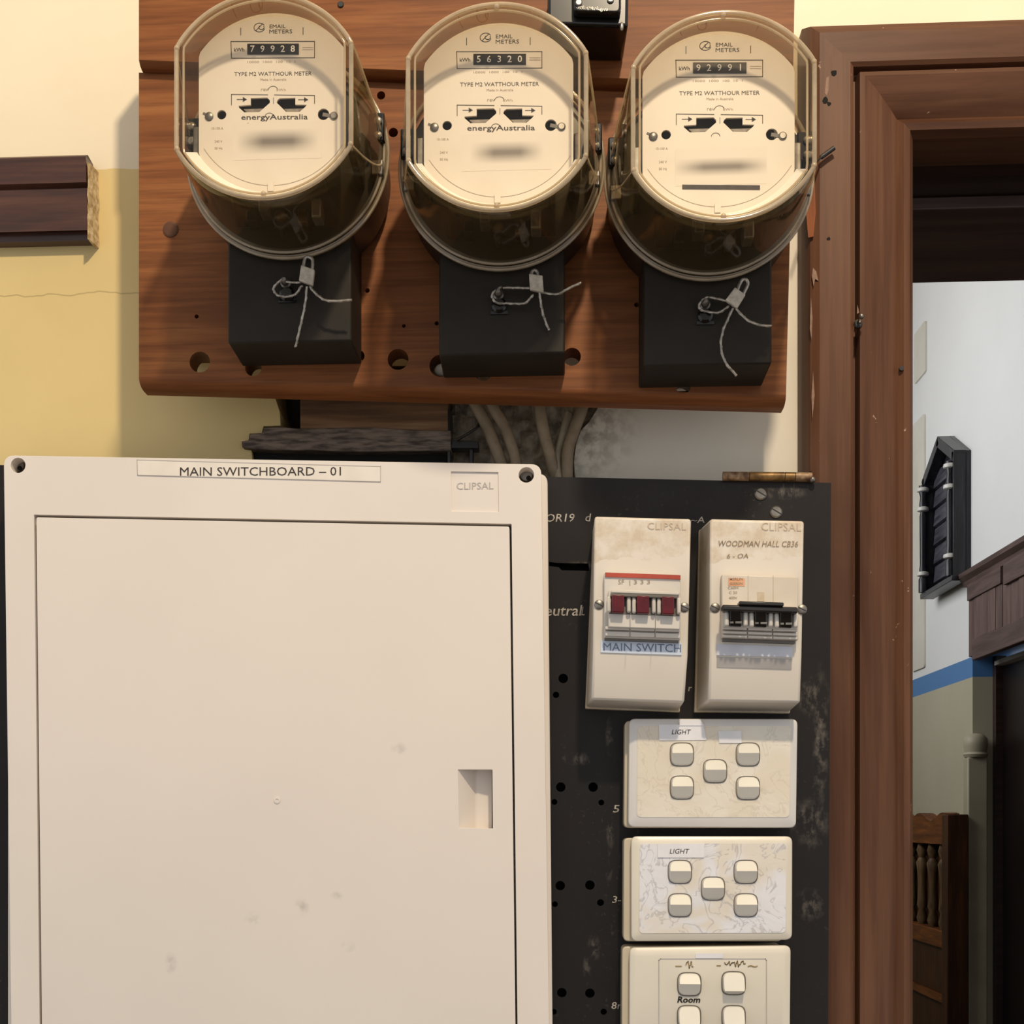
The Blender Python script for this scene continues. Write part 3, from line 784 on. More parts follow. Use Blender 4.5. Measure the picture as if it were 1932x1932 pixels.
    for i in range(n+1):
        a = math.radians(212 + 116*i/n)
        def pt(R, yy, cz):
            x = max(-49, min(49, R*math.cos(a))); return L(x, yy, cz+R*math.sin(a))
        rings.append([pt(53.6,-100.1,8.6), pt(57.2,-118,2.0), pt(57.9,-117.6,2.0), pt(54.6,-99.2,8.6)])
    loft(b, rings); obj('dial_lip_glint', b, 'lip', dial, smooth=40)
    # register
    reg = obj('register_window', slab(B(), [Q(892,101), Q(991,104), Q(991,124), Q(892,121)], [], Y(-100.6), Y(-99.9)), 'black_gloss', dial)
    b = B()
    for k, ch in enumerate(digits):
        cx_, cz_ = Q(902+k*19.4, 111.5+k*.5); text(b, ch, cx_, cz_, Y(-100.75), None, .0040, .01)
    obj('digits', b, 'white_print', reg)
    # printing
    b = B()
    def T_(s, px, py, w_, h_, off=0): cx_, cz_ = Q(px, py); text(b, s, cx_, cz_, y1, w_/3171, h_/3171, off, -.022)
    T_('EMAIL', 950, 69, 31, 7); T_('METERS', 956, 79, 44, 7.5)
    stroke(b, [Q(879,70), Q(879,83)], .0004, y1); stroke(b, [Q(999,73), Q(999,86)], .0004, y1)
    cl = lambda px, py, r, a0, a1: [Q(px+r*math.cos(math.radians(a0+(a1-a0)*i/18)), py+r*.8*math.sin(math.radians(a0+(a1-a0)*i/18))) for i in range(19)]
    stroke(b, cl(915,70,10.5,20,330), .00035, y1); stroke(b, cl(919,70,5,-30,220), .00035, y1); stroke(b, [Q(908,76), Q(920,64)], .0004, y1)
    stroke(b, [Q(860,95), Q(1021,100), Q(1021,131), Q(861,127), Q(860,95)], .00042, y1)
    T_('kWh', 876, 111, 20, 7, .01)
    T_('TYPE M2 WATTHOUR METER', 941, 159, 149, 7.5)
    stroke(b, [Q(861,216), Q(861,196), Q(931,199)], .0004, y1); stroke(b, [Q(944,199.5), Q(1021,203), Q(1021,218)], .0004, y1)
    stroke(b, [Q(942,205), Q(942,216)], .0003, y1)
    for ax, ay in ((872,206),(990,210)):
        stroke(b, [Q(ax,ay), Q(ax+15,ay+.4)], .0004, y1)
        b.faces.new([b.verts.new((x, y1, z)) for x, z in (Q(ax+11,ay-4.5), Q(ax+11,ay+5), Q(ax+19,ay+.5))])
    if variant < 2: T_('energyAustralia', 944, 243, 128, 13, .01)
    obj('lettering', b, 'print', dial)
    b = B()
    T_('Made in Australia', 942, 170, 50, 4.5); T_('10000  1000  100  10  1', 938, 136, 92, 4)
    for yy in (111, 115): stroke(b, [Q(998,yy), Q(1018,yy+.6)], .0003, y1)
    T_('rev', 925, 189, 14, 4.5); T_('kWh', 957, 190, 18, 4.5); stroke(b, cl(941,190,9,180,350), .0003, y1); stroke(b, cl(934,240,8,180,360), .0003, y1)
    T_('10-100 A', 834, 260, 22, 4.5); T_('240 V', 836, 285, 15, 4.5); T_('50 Hz', 836, 298, 15, 4.5)
    ba = B(); stroke(ba, [Q(941+157*math.cos(math.radians(a)), 215+157*math.sin(math.radians(a))) for a in range(32, 149, 4)], .00026, y1); obj('arc_line', ba, 'print_soft', dial)
    obj('small_lettering', b, 'print_soft', dial)
    # serial plate, its numbers covered by a soft grey blur
    pos = ((950,288,128,36), (955,288,112,32), (945,297,150,26))[variant]
    k = N('blurred_serial_grey_%d' % variant)
    cx_, cz_ = Q(pos[0], pos[1]); hx, hz = pos[2]/2/3171, pos[3]/2/3171
    mp = k.n.new('ShaderNodeMapping'); mp.inputs['Scale'].default_value = (1/(hx*1.25), 0, 1/(hz*1.35))
    mp.inputs['Location'].default_value = (-(cx_-ox)/(hx*1.25), 0, -(cz_-oz)/(hz*1.35)); k.l.new(k.tc.outputs['Object'], mp.inputs['Vector'])
    ab = k.n.new('ShaderNodeVectorMath'); ab.operation = 'ABSOLUTE'; k.l.new(mp.outputs[0], ab.inputs[0])
    sp = k.n.new('ShaderNodeSeparateXYZ'); k.l.new(ab.outputs[0], sp.inputs[0])
    g = k.math('MULTIPLY', k.ramp(sp.outputs[0], [(.35, WHITE), (1.0, BLACK)]), k.ramp(sp.outputs[2], [(.12, WHITE), (1.0, BLACK)]))
    M['ser%d' % variant] = k.fin(k.mix(g, hexc('#d6cdbf'), hexc('#756d66')), .5)
    sl = slab(B(), [Q(pos[0]-86,pos[1]-36), Q(pos[0]+84,pos[1]-36), Q(pos[0]+84,pos[1]+34), Q(pos[0]-86,pos[1]+34)], [], Y(-100.1), Y(-99.9))
    obj('serial_plate', sl, 'ser%d' % variant, dial, label='serial strip blurred over in grey')
    if variant == 2:
        obj('barcode_strip', slab(B(), [Q(872,329), Q(1016,334), Q(1016,342), Q(872,337)], [], Y(-100.4), Y(-99.9)), 'print', dial)
    # dial screws and keyhole
    obj('dial_screw', lathe(B(), (Q(818,237)[0], Y(-100), Q(818,237)[1]), [(.0026,.0),(.0026,-.0006),(.0018,-.0012)], 14), 'steel', dial, smooth=40)
    obj('dial_screw', lathe(B(), (Q(1058,243)[0], Y(-100), Q(1058,243)[1]), [(.0024,.0),(.0024,-.0006),(.0017,-.0012)], 14), 'steel', dial, smooth=40)
    obj('screw_slot', stroke(B(), [Q(808,231), Q(818,236)], .0014, Y(-100.2)), 'grey_paint', dial); obj('screw_slot', stroke(B(), [Q(1040,240), Q(1054,243)], .0022, Y(-100.2)), 'grey_paint', dial)
    stroke_b = B(); obj('dial_tab', slab(B(), [Q(932,366), Q(943,366), Q(943,384), Q(932,384)], [], Y(-101.4), Y(-99.9)), 'dial', dial)
    # mounting posts left and right inside the cover
    for sx_ in (-1, 1):
        obj('pillar', box(B(), ox+(sx_*47-2.2)*m, ox+(sx_*47+2.2)*m, Y(-96), Y(-47), oz-20*m, oz-2*m), 'steel', mech, bevel=.0008)
        clip = box(B(), ox+(sx_*58-5)*m, ox+(sx_*58+5)*m, Y(-60), Y(-46), oz+4*m, oz+22*m)
        ck = obj('cover_clip', clip, 'black_gloss', T, bevel=.001)
        for zz in (16, 7):
            obj('clip_screw', sphere(B(), L(sx_*59, -61, zz), .0026, .6, 1), 'alu', ck, smooth=60)
        b = box(B(), ox+(sx_*58-4)*m, ox+(sx_*58+4)*m, Y(-57), Y(-47), oz-16*m, oz-6*m)
        obj('clip_plate', b, 'steel', ck, bevel=.001)
    # clear cover: front pane, wall, edge beads, rim
    R0, c0, R1, c1 = 62.0, 62.1, 60.0, 52.0
    zf = 1.0
    sc = lambda ring: [(ox+x*m, oy+y*m, oz+z*m) for x, y, z in ring]
    rings = []
    for t in (0, .25, .5, .75, .97):
        R = R0+(R1-R0)*t; c = c0+(c1-c0)*t
        rings.append(sc(dshape(R, c, -50-74*t)))
    rings.append(sc(dshape(R1-1.2, c1-1.2, -124.8)))
    cov = obj('glass_cover', loft(B(), rings, False, False), 'cover_side', T, smooth=35)
    obj('front_pane', loft(B(), [sc(dshape(R1-1.3, c1-1.3, -125)), sc(dshape(R1-1.6, c1-1.6, -124.4))], True, False), 'cover_front', cov, smooth=35)
    def bead(R, c, y, r, nm='edge_bead', mat='cover_edge', rng=None):
        pts = [Vector(p) for p in sc(dshape(R, c, y, 120))]
        out = [pts[0]]
        for p in pts[1:]:
            if (p-out[-1]).length > .0008: out.append(p)
        if (out[0]-out[-1]).length < .0008: out.pop()
        obj(nm, tube(B(), out, r*m, 8, True), mat, cov, smooth=60)
    bead(R1-.6, c1-.5, -124.2, 1.4)
    bead(R1-3.6, c1-4.4, -123.2, .7)
    # corner lugs and the top and bottom pips
    aa = math.acos(c1/R1)
    lugs = [(s1*c1, s2*R1*math.sin(aa)) for s1 in (-1, 1) for s2 in (-1, 1)] + [(0, R1-1.2), (0, -R1+2)]
    for lx_, lz_ in lugs:
        obj('lug', sphere(B(), L(lx_*.985, -124.4, lz_*.985), .0017, 1, 1, 10, 6), 'cover_edge', cov, smooth=60)
    # flared rim
    rim = lathe(B(), L(0,0,0), [(.0616,-.0495),(.0632,-.052),(.0647,-.0515),(.0652,-.0495),(.0646,-.047),(.0624,-.0462),(.0614,-.047)], 96, cap=False)
    obj('cover_rim', rim, 'cover_rim', cov, smooth=60)
    obj('edge_bead', tube(B(), [Vector(L(62.3*math.cos(2*math.pi*i/96), -54.5, 62.3*math.sin(2*math.pi*i/96))) for i in range(96)], .0010, 8, True), 'cover_edge', cov, smooth=60)
    obj('edge_bead', tube(B(), [Vector(L(64.4*math.cos(2*math.pi*i/96), -50.6, 64.4*math.sin(2*math.pi*i/96))) for i in range(96)], .0011, 8, True), 'cover_edge', cov, smooth=60)
    # moulded ridges on the flat cheeks of the cover
    for sx_ in (-1, 1):
        for sz_ in (-1, 1):
            P_ = []
            for i in range(12):
                t = .10+.88*i/11; R = R0+(R1-R0)*t; c = c0+(c1-c0)*t
                P_.append(L(sx_*(c+.1), -50-74*t, sz_*math.sqrt(max(0, R*R-c*c))))
            obj('cheek_ridge', tube(B(), P_, .0005, 6), 'cover_edge', cov, smooth=60)
    return T
meter((543,297), '79928', 'left electricity meter, its register reading 79928', 0)
meter((946,317), '56320', 'middle electricity meter, its register reading 56320', 1)
meter((1337,334), '92991', 'right electricity meter beside the door frame, its register reading 92991', 2)

# ================================================================== WIRE SEALS
def seal(label, tag, loopp, post, paths, dd=.134):
    D = lambda pts, d: [W(x, y, d) for x, y in pts]
    c = W(*tag[0], dd)
    T = thing('wire_seal', c, label, 'seal', 'wire seals on the terminal covers')
    obj('tag', slab(B(), pp(tag, dd), [], -dd-.0022, -dd+.0010), 'lead', T, bevel=.0005)
    if loopp: obj('hasp', tube(B(), smoothpath(D(loopp, dd), 5), .0011, 8), 'zinc', T, smooth=60)
    for p, d0, d1 in paths:
        n = len(p); P = [W(x, y, d0+(d1-d0)*i/(n-1)) for i, (x, y) in enumerate(p)]
        P = smoothpath(P, 8)
        b = B(); tube(b, P, .00078, 8)
        # second strand of the twist
        tw = []
        for i, v in enumerate(P): tw.append(v + Vector((math.cos(i*1.1), math.sin(i*1.1)*.6, math.sin(i*1.1)))*.0006)
        tube(b, tw, .00055, 6)
        obj('wire', b, 'zinc', T, smooth=60)
    return T
seal('bow shaped wire seal on the left meter terminal cover, tag upright with a loop', [(569,502),(594.5,511),(591,541),(565,531)], [(573,506),(573,500),(576,487),(582,485),(589,489),(590,498),(589,512)], None,
     [([(566,533),(553,533),(536,531)], .134, .131), ([(533,527),(525,533),(517,542),(517,549),(524,557),(538,560)], .132, .128), ([(569,540),(560,553),(551,558),(540,560)], .134, .128),
      ([(579,541),(576,573),(569,606),(563,632),(558,654)], .134, .127), ([(585,541),(596,554),(611,565),(629,568),(664,566)], .134, .140)])
seal('wire seal on the middle meter terminal cover, tag square, one tail rising right', [(998,518.5),(1024,522),(1026,554),(1000,548)], [(1003,521),(1004,513),(1009,510),(1014,514),(1014,522)], None,
     [([(999,544),(975,543),(949,543)], .134, .131), ([(945,542),(931,552),(929,561),(937,571),(953,573)], .132, .128), ([(953,572),(975,573),(992,571),(1005,557)], .128, .134),
      ([(1018,552),(1021,575),(1026,597),(1036,623)], .134, .127), ([(1026,552),(1051,555),(1071,545),(1095,534)], .134, .142)])
seal('wire seal on the right meter terminal cover, tag tilted, long tail hanging below the box', [(1386,544),(1406,558),(1390,584),(1368,568)], [(1391,552),(1393,543),(1400,529),(1408,528),(1411,536),(1407,546),(1401,558)], None,
     [([(1371,568),(1355,564),(1338,561)], .134, .131), ([(1335,561),(1326,566),(1319,576),(1322,584),(1331,588)], .132, .128), ([(1330,587),(1350,590),(1362,587),(1374,578)], .128, .134),
      ([(1383,582),(1366,619),(1360,650),(1368,682),(1390,709)], .134, .129), ([(1389,583),(1409,603),(1433,613),(1455,615)], .134, .138)])

# ================================================================== BLACK PANEL
dP = .043
bp = thing('backing_board', W(1300, 1400, dP), 'black switchboard backing panel with drilled holes and scuffs, left of the door frame', 'panel')
ph = []
for (x, y, r) in ((1062.6,1280,9),(1049,1311,6),(1058,1485,9),(1119,1485,9),(1046,1513,5.5),(1134.5,1514,5.5),(1057,1671,9),(1113,1670,9),(1047,1706,5.5),(1133,1703,6.5),(1060,1873,9),(1113,1874,9),(1045,1909,5.5),(1139,1909,6)):
    c_ = pp([(x, y)], dP)[0]; ph.append(circ(c_[0], c_[1], r/2717, 16))
ph.append(pp([(1036,1060),(1050,1062),(1110,1063),(1112,1077),(1060,1076),(1054,1070),(1036,1068)], dP))
b = slab(B(), pp([(-60,876),(1568,911),(1562,2000),(-60,2000)], dP), ph, -dP, -.0315)
obj('panel_board', b, 'panel', bp)
b = slab(B(), pp([(-60,880),(1500,914),(1496,2000),(-60,2000)], dP), [], -.0300, -.0005)
obj('back_frame', b, 'void', bp)
for x, y in ((1435,932),(1464,966)):
    v = W(x, y, dP); sc_ = obj('screw', lathe(B(), v, [(.0043,.0),(.0043,-.0008),(.0034,-.0017)], 18), 'steel', bp, smooth=40)
    bb = B(); stroke(bb, [(v.x-.0032, v.z+.0022), (v.x+.0032, v.z-.0018)], .0008, v.y-.0018); obj('slot', bb, 'black_plastic', sc_)
b = B()
def hand(s, px, py, wpx, hpx, d, dy=.0004, off=.006, slope=0, shear=.15):
    v = W(px, py, d); k_ = (1-d)/F
    text(b, s, v.x, v.z, -d-dy, wpx*k_, hpx*k_, off, slope, shear)
hand('OR19   d', 1072, 977, 84, 15, dP); hand('neutral', 1056, 1152, 82, 20, dP); hand('L', 1101, 1153, 6, 16, dP); hand('~A', 1317, 981, 26, 12, dP)
hand('5', 1163, 1526, 11, 14, dP); hand('3-', 1164, 1697, 16, 13, dP); hand('8n', 1164, 1897, 20, 13, dP); hand('r', 1302, 1300, 6, 8, dP)
obj('lettering', b, 'chalk', bp)
# hinge pin on the top of the panel
hg = thing('hinge', W(1446, 899, .05), 'old rusty brass hinge barrel lying along the top edge of the black panel', 'hinge')
xs = [1363, 1413, 1480, 1500, 1532]
for i in range(4):
    a = W(xs[i]+.6, 898.5+i*.4, .046); c = W(xs[i+1]-.6, 898.9+i*.4, .046)
    obj('knuckle', tube(B(), [a, (a*.5+c*.5), c], .0031, 14), 'rusty' if i in (0, 3) else 'brass', hg, smooth=50)
obj('leaf_plate', slab(B(), pp([(1385,902),(1528,905),(1528,909.5),(1385,907)], .043), [], -.0445, -.0401), 'rusty', hg)
obj('pin', sphere(B(), W(1533, 905, .047), .0022), 'steel', hg, smooth=60)

# ================================================================== MAIN SWITCHBOARD CABINET
dF = .085
cb = thing('switchboard_cabinet', W(520, 1500, .06), 'large cream plastic switchboard cabinet below the left meters', 'cabinet')
lid = [(7,859),(1021,876),(1037,2000),(22,2000)]
dh = [(64,971),(965,988.5),(977,1985),(75,1985)]
lidout = rpoly(pp(lid, dF), .007, 6)
sh = []
for x, y in ((34,878),(993,896)):
    c_ = pp([(x, y)], dF)[0]; sh.append(circ(c_[0], c_[1], 14.5/2842, 22))
badge = pp([(851,889.5),(940,891),(941,966),(852,964)], dF)
lb = slab(B(), lidout, [pp(dh, dF)]+sh+[badge], -dF, -.064)
obj('lid', lb, 'cream_plastic', cb, bevel=.0022, seg=3)
b = B(); body = rpoly(pp([(14,885),(1033,893),(1043,2000),(14,2000)], .064), .007, 6)
slab(b, body, [], -.0638, -.0448)
obj('body', b, 'cream_plastic', cb, bevel=.001)
b = slab(B(), pp([(851,889.5),(940,891),(941,966),(852,964)], dF), [], -dF+.0013, -.065)
bd = obj('badge', b, 'cream_plastic', cb)
b = B(); v = W(896, 916, dF); text(b, 'CLIPSAL', v.x, v.z, -dF+.0010, 70/2842, 13/2842, .0); bmesh.ops.solidify(b, geom=b.faces[:], thickness=-.0005)
obj('lettering', b, 'label_grey', bd)
for x, y in ((34,878),(993,896)):
    v = W(x, y, .074); s_ = obj('lid_screw', lathe(B(), (v.x, -.0655, v.z), [(.0050,.001),(.0050,-.006),(.0038,-.0085)], 18), 'steel', cb, smooth=40)
    bb = B(); vv = W(x+5, y+10, .075); bb2 = sphere(B(), (v.x+.0015, -.0745, v.z-.0022), .0016); obj('cross_recess', bb2, 'void', s_)
# door
dr_px = [(68.5,976),(961,993.5),(973,1983),(79.5,1983)]
hnd = [(864,1452),(929,1452),(930,1563),(866,1562)]
dD = dF + .0006
b = slab(B(), rpoly(pp(dr_px, dD), .0012, 3), [pp(hnd, dD)], -dD, -.068)
door_ = obj('door', b, 'door', cb, bevel=.0006)
# scooped finger pull
hp = [W(x, y, dD) for x, y in hnd]
xl_, xm_, xr_ = hp[0].x, W(895, 1500, dD).x, hp[1].x
xr_ = (hp[1].x+hp[2].x)/2
zt_, zbm = hp[0].z, hp[2].z
b = B()
pr = [(xl_, -dD+.0003), (xm_, -dD+.0135), (xm_+.0012, -dD+.0130), (xr_-.0012, -dD+.0150), (xr_-.0012, -dD+.0165), (xl_, -dD+.0165)]
loft(b, [[(x, y, zz) for x, y in pr] for zz in (zbm, zt_)])
obj('finger_pull', b, 'cream_plastic', door_)
v = W(523, 1510, dD)
obj('latch_pip', lathe(B(), v, [(.0024,.0002),(.0022,-.0005),(.0010,-.0006),(.0008,-.0002)], 16), 'cream_plastic', door_, smooth=30)
b = pslab(B(), [(259,868),(718,880.5),(718,909),(260,896.5)], dF-.0002, dF+.0004)
lab = obj('name_label', b, 'label_cream', cb, label='cream label strip lettered in black')
b = B(); v = W(491, 889.5, dF+.0004); text(b, 'MAIN SWITCHBOARD \u2013 01', v.x, v.z, -dF-.00065, 310/2842, 16.5/2842, 0, -.012)
obj('lettering', b, 'print', lab)
b = B()
c4 = pp([(259,868),(718,880.5),(718,909),(260,896.5)], dF); stroke(b, c4+[c4[0]], .00035, -dF-.0006); obj('border', b, 'label_grey', lab)

# ================================================================== SWITCH ENCLOSURES WITH BREAKERS
def enclosure(F6, B4, label, scr):
    dT, dM, dBm = .100, .100, .090
    TL, TR, ML, MR, BL, BR = F6
    T = thing('switch_enclosure', W((TL[0]+TR[0])/2, 1180, dP), label, 'switch box', 'cream switch enclosures on the black panel')
    v = [W(*TL, dT), W(*TR, dT), W(*ML, dM), W(*MR, dM), W(*BL, dBm), W(*BR, dBm)]
    base = [W(*p, dP+.0004) for p in B4]      # TL TR BR BL
    b = B(); V = [b.verts.new(p) for p in v]; G_ = [b.verts.new(p) for p in base]
    TLv, TRv, MLv, MRv, BLv, BRv = V; a, c, e, g = G_
    for f_ in ((TLv,TRv,MRv,MLv),(MLv,MRv,BRv,BLv),(TLv,a,c,TRv),(BLv,BRv,e,g),(TLv,MLv,BLv,g,a),(TRv,c,e,BRv,MRv),(a,g,e,c)):
        b.faces.new(f_)
    body = obj('housing', b, 'stained', T, bevel=.0016)
    # flange line round the foot
    fl = [W(x, y, dP+.006) for x, y in ((B4[0][0]+1,B4[0][1]-1),(B4[1][0]+2,B4[1][1]),(B4[2][0]+3,B4[2][1]+1),(B4[3][0]-1,B4[3][1]+1))]
    obj('flange', slab(B(), [(p.x, p.z) for p in fl], [], -dP-.006, -dP-.0002), 'block', T, bevel=.0008)
    for x, y in scr:
        w_ = W(x, y, dT); s_ = obj('screw', lathe(B(), w_, [(.0032,.001),(.0032,-.0006),(.0024,-.0012)], 14), 'steel', T, smooth=40)
        bb = B(); stroke(bb, [(w_.x-.0022, w_.z+.0012), (w_.x+.0022, w_.z-.001)], .0006, w_.y-.00135); obj('slot', bb, 'black_plastic', s_)
    return T, body
def q4(x0, y0, x1, y1, sl=.035):               # a slightly sloping px quad as the photo shows it
    return [(x0, y0), (x1, y0+(x1-x0)*sl), (x1, y1+(x1-x0)*sl), (x0, y1)]
def qs(bm, x0, y0, x1, y1, d0, d1, r=0): return pslab(bm, q4(x0, y0, x1, y1), d0, d1, r)
dT = .1002
e1, h1 = enclosure([(1122,974),(1304,979),(1119,1233),(1298,1238),(1116,1320),(1291,1326)], [(1118,1000),(1292,1003),(1280,1343),(1105,1336)],
               'left switch enclosure with red toggles and a MAIN SWITCH label', ((1130,1141),(1291,1146)))
bk = obj('circuit_breaker', qs(B(), 1140, 1080, 1284, 1203, dT, .106), 'breaker', e1, bevel=.0008, label='three pole breaker with red toggles')
obj('red_stripe', qs(B(), 1142, 1080, 1284, 1088, .105, .1072), 'red_print', bk)
obj('nose', qs(B(), 1148, 1113, 1283, 1183, .106, .113), 'breaker', bk, bevel=.0006)
obj('nose_ridge', qs(B(), 1153, 1112, 1282, 1118.5, .113, .1165), 'breaker', bk, bevel=.0006)
obj('toggle_bar', qs(B(), 1152, 1119, 1278, 1125, .113, .1185), 'grey_paint', bk, bevel=.0005)
obj('toggle_recess', qs(B(), 1149, 1125, 1282, 1158, .112, .1133), 'grey_paint', bk)
for i in range(3):
    x0 = 1154.5+i*47.2; yy = 1122+i*1.5
    b = B(); v_ = [W(x0, yy, .1215), W(x0+23, yy+.8, .1215), W(x0+23, yy+34, .1185), W(x0, yy+33, .1185)]
    loft(b, [[(p.x, p.y, p.z) for p in v_], [(p.x, -.1125, p.z) for p in v_]])
    tg = obj('toggle', b, 'red', bk, bevel=.0006)
    for px in (x0-9, x0+28):
        obj('toggle_post', qs(B(), px, yy+2, px+8, yy+33, .113, .1172), 'breaker', bk, bevel=.0012)
for y0, y1, d in ((1181.5,1187.5,.1105),(1190.5,1199.5,.1085)):
    for i in range(3):
        obj('step', qs(B(), 1142+i*47.5, y0+i*1.6, 1188+i*47.5, y1+i*1.6, .106, d), 'breaker', bk, bevel=.0004)
b = B()
for i in (1, 2): stroke(b, pp([(1140.5+i*47.2,1162),(1140.5+i*47.2,1204)], .1062), .0003, -.1136)
obj('seams', b, 'grey_paint', bk)
obj('bottom_shade', qs(B(), 1141, 1201, 1280, 1207.5, dT, .1045), 'grey_paint', bk)  # grey strip painting the shade along the breaker's bottom
b = B(); v = W(1172, 1098, .1062); text(b, 'SF', v.x, v.z, -.1063, 11/2890, 9/2890, .0); v = W(1207, 1099.5, .1062); text(b, '| 3 3 3', v.x, v.z, -.1063, 38/2890, 10/2890, .004)
obj('lettering', b, 'print_soft', bk)
lb1 = obj('name_label', pslab(B(), [(1134,1207.5),(1286,1213),(1286,1236),(1133,1231)], dT-.0002, dT+.0006), 'label_blue', e1, label='pale blue label lettered MAIN SWITCH')
b = B(); v = W(1211.5, 1222, dT); text(b, 'MAIN SWITCH', v.x, v.z, -dT-.0008, 145/2890, 15/2890, 0, -.028); obj('lettering', b, 'ink_blue', lb1)
b = B(); v = W(1258, 993, dT); text(b, 'CLIPSAL', v.x, v.z, -dT-.0002, 72/2890, 13/2890, -.004, -.03); obj('lettering', b, 'print_light', h1)

e2, h2 = enclosure([(1340,979),(1517,983),(1339,1236),(1512,1240),(1336,1323),(1510,1326)], [(1318,1000),(1500,1003),(1488,1345),(1311,1343)],
               'right switch enclosure with black toggles and handwriting at the top', ((1349,1147),(1513,1150)))
bk = obj('circuit_breaker', qs(B(), 1362, 1083, 1506, 1203, dT, .107), 'breaker2', e2, bevel=.0008, label='three pole breaker with black toggles')
ol = obj('orange_label', qs(B(), 1374, 1090, 1405, 1105, .1068, .1073), 'orange_print', bk)
b = B()
for s_, y_ in (('MERLIN', 1092.5), ('GERIN', 1101)):
    v = W(1389, y_, .1073); text(b, s_, v.x, v.z, -.1075, 24/2890, 4.5/2890, .01)
for s_, y_, w_ in (('C60H', 1109, 19), ('C 20', 1118, 15), ('400V', 1128, 15)):
    v = W(1383, y_, .1072); text(b, s_, v.x, v.z, -.1073, w_/2890, 5/2890, .006)
obj('lettering', b, 'print_soft', bk)
obj('vertical_slot', qs(B(), 1429, 1117, 1442, 1134, .1065, .1073), 'print_light', bk)
obj('nose', qs(B(), 1364, 1140, 1505, 1183, .107, .113), 'breaker', bk, bevel=.0006)
b = B()
for xx in (1411.5, 1459): stroke(b, pp([(xx,1086),(xx,1136)], .1072), .0003, -.10725)
obj('seams', b, 'print_light', bk)
b = qs(B(), 1363, 1140, 1506, 1152, .113, .122)
tb = obj('toggle_bar', b, 'black_plastic', bk, bevel=.0012)
obj('handle_lip', qs(B(), 1395, 1133.5, 1479, 1140.5, .113, .1235), 'black_plastic', tb, bevel=.0006)
for i in range(3):
    x0 = 1377+i*47.5; yy = 1150+i*1.2
    b = B(); v_ = [W(x0, yy, .1205), W(x0+22, yy+.8, .1205), W(x0+22, yy+32, .1165), W(x0, yy+31, .1165)]
    loft(b, [[(p.x, p.y, p.z) for p in v_], [(p.x, -.1125, p.z) for p in v_]])
    tg = obj('toggle', b, 'black_gloss', bk, bevel=.0006)
    bb = B(); v = W(x0+12, yy+25, .1178); text(bb, '-  100', v.x, v.z, -.1180, 19/2890, 4.5/2890, .02); obj('lettering', bb, 'steel', tg) if False else bb.free()
    b = B(); v = W(x0+11.5, yy+24.5, .118); stroke(b, [(v.x-.0032, v.z), (v.x-.0022, v.z)], .0012, -.1186); stroke(b, [(v.x+.0002, v.z), (v.x+.0030, v.z)], .0013, -.1186)
    obj('toggle_mark', b, 'steel', bk)
    for px in (x0-10, x0+25.5):
        obj('toggle_post', qs(B(), px, yy+3, px+9, yy+31, .113, .1172), 'breaker', bk, bevel=.0012)
for y0, y1, d in ((1182,1187,.1115),(1190,1195,.1100),(1197.5,1202,.109)):
    for i in range(3):
        obj('step', qs(B(), 1364+i*47.5, y0+i*1.6, 1409.5+i*47.5, y1+i*1.6, .107, d), 'breaker', bk, bevel=.0004)
obj('bottom_shade', qs(B(), 1364, 1203, 1500, 1209.5, dT, .1045), 'grey_paint', bk)  # bottom shade of this breaker, put in as a grey strip
lb2 = obj('blank_label', pslab(B(), [(1353,1215),(1496,1220),(1495,1240),(1352,1236)], dT-.0002, dT+.0006), 'label_blank', e2, label='blank bluish label strip')
v1 = [W(1352,1239,.0992), W(1494,1243,.0992), W(1493,1263,.0972), W(1352,1259,.0972)]
b = loft(B(), [[(p.x, p.y-.0006, p.z) for p in v1], [(p.x, p.y+.003, p.z) for p in v1]]); obj('lower_label', b, 'label_grey', e2)
b = B(); v = W(1474, 994, dT); text(b, 'CLIPSAL', v.x, v.z, -dT-.0002, 74/2890, 15/2890, -.004, -.03); obj('lettering', b, 'print_light', h2)
b = B(); hand('WOODMAN HALL CB36', 1430, 1026, 148, 11, dT, .0003, 0, -.02, .2); hand('6 - OA', 1392, 1049, 40, 9, dT, .0003, 0, 0, .2)
obj('handwriting', b, 'ink_pencil', h2)

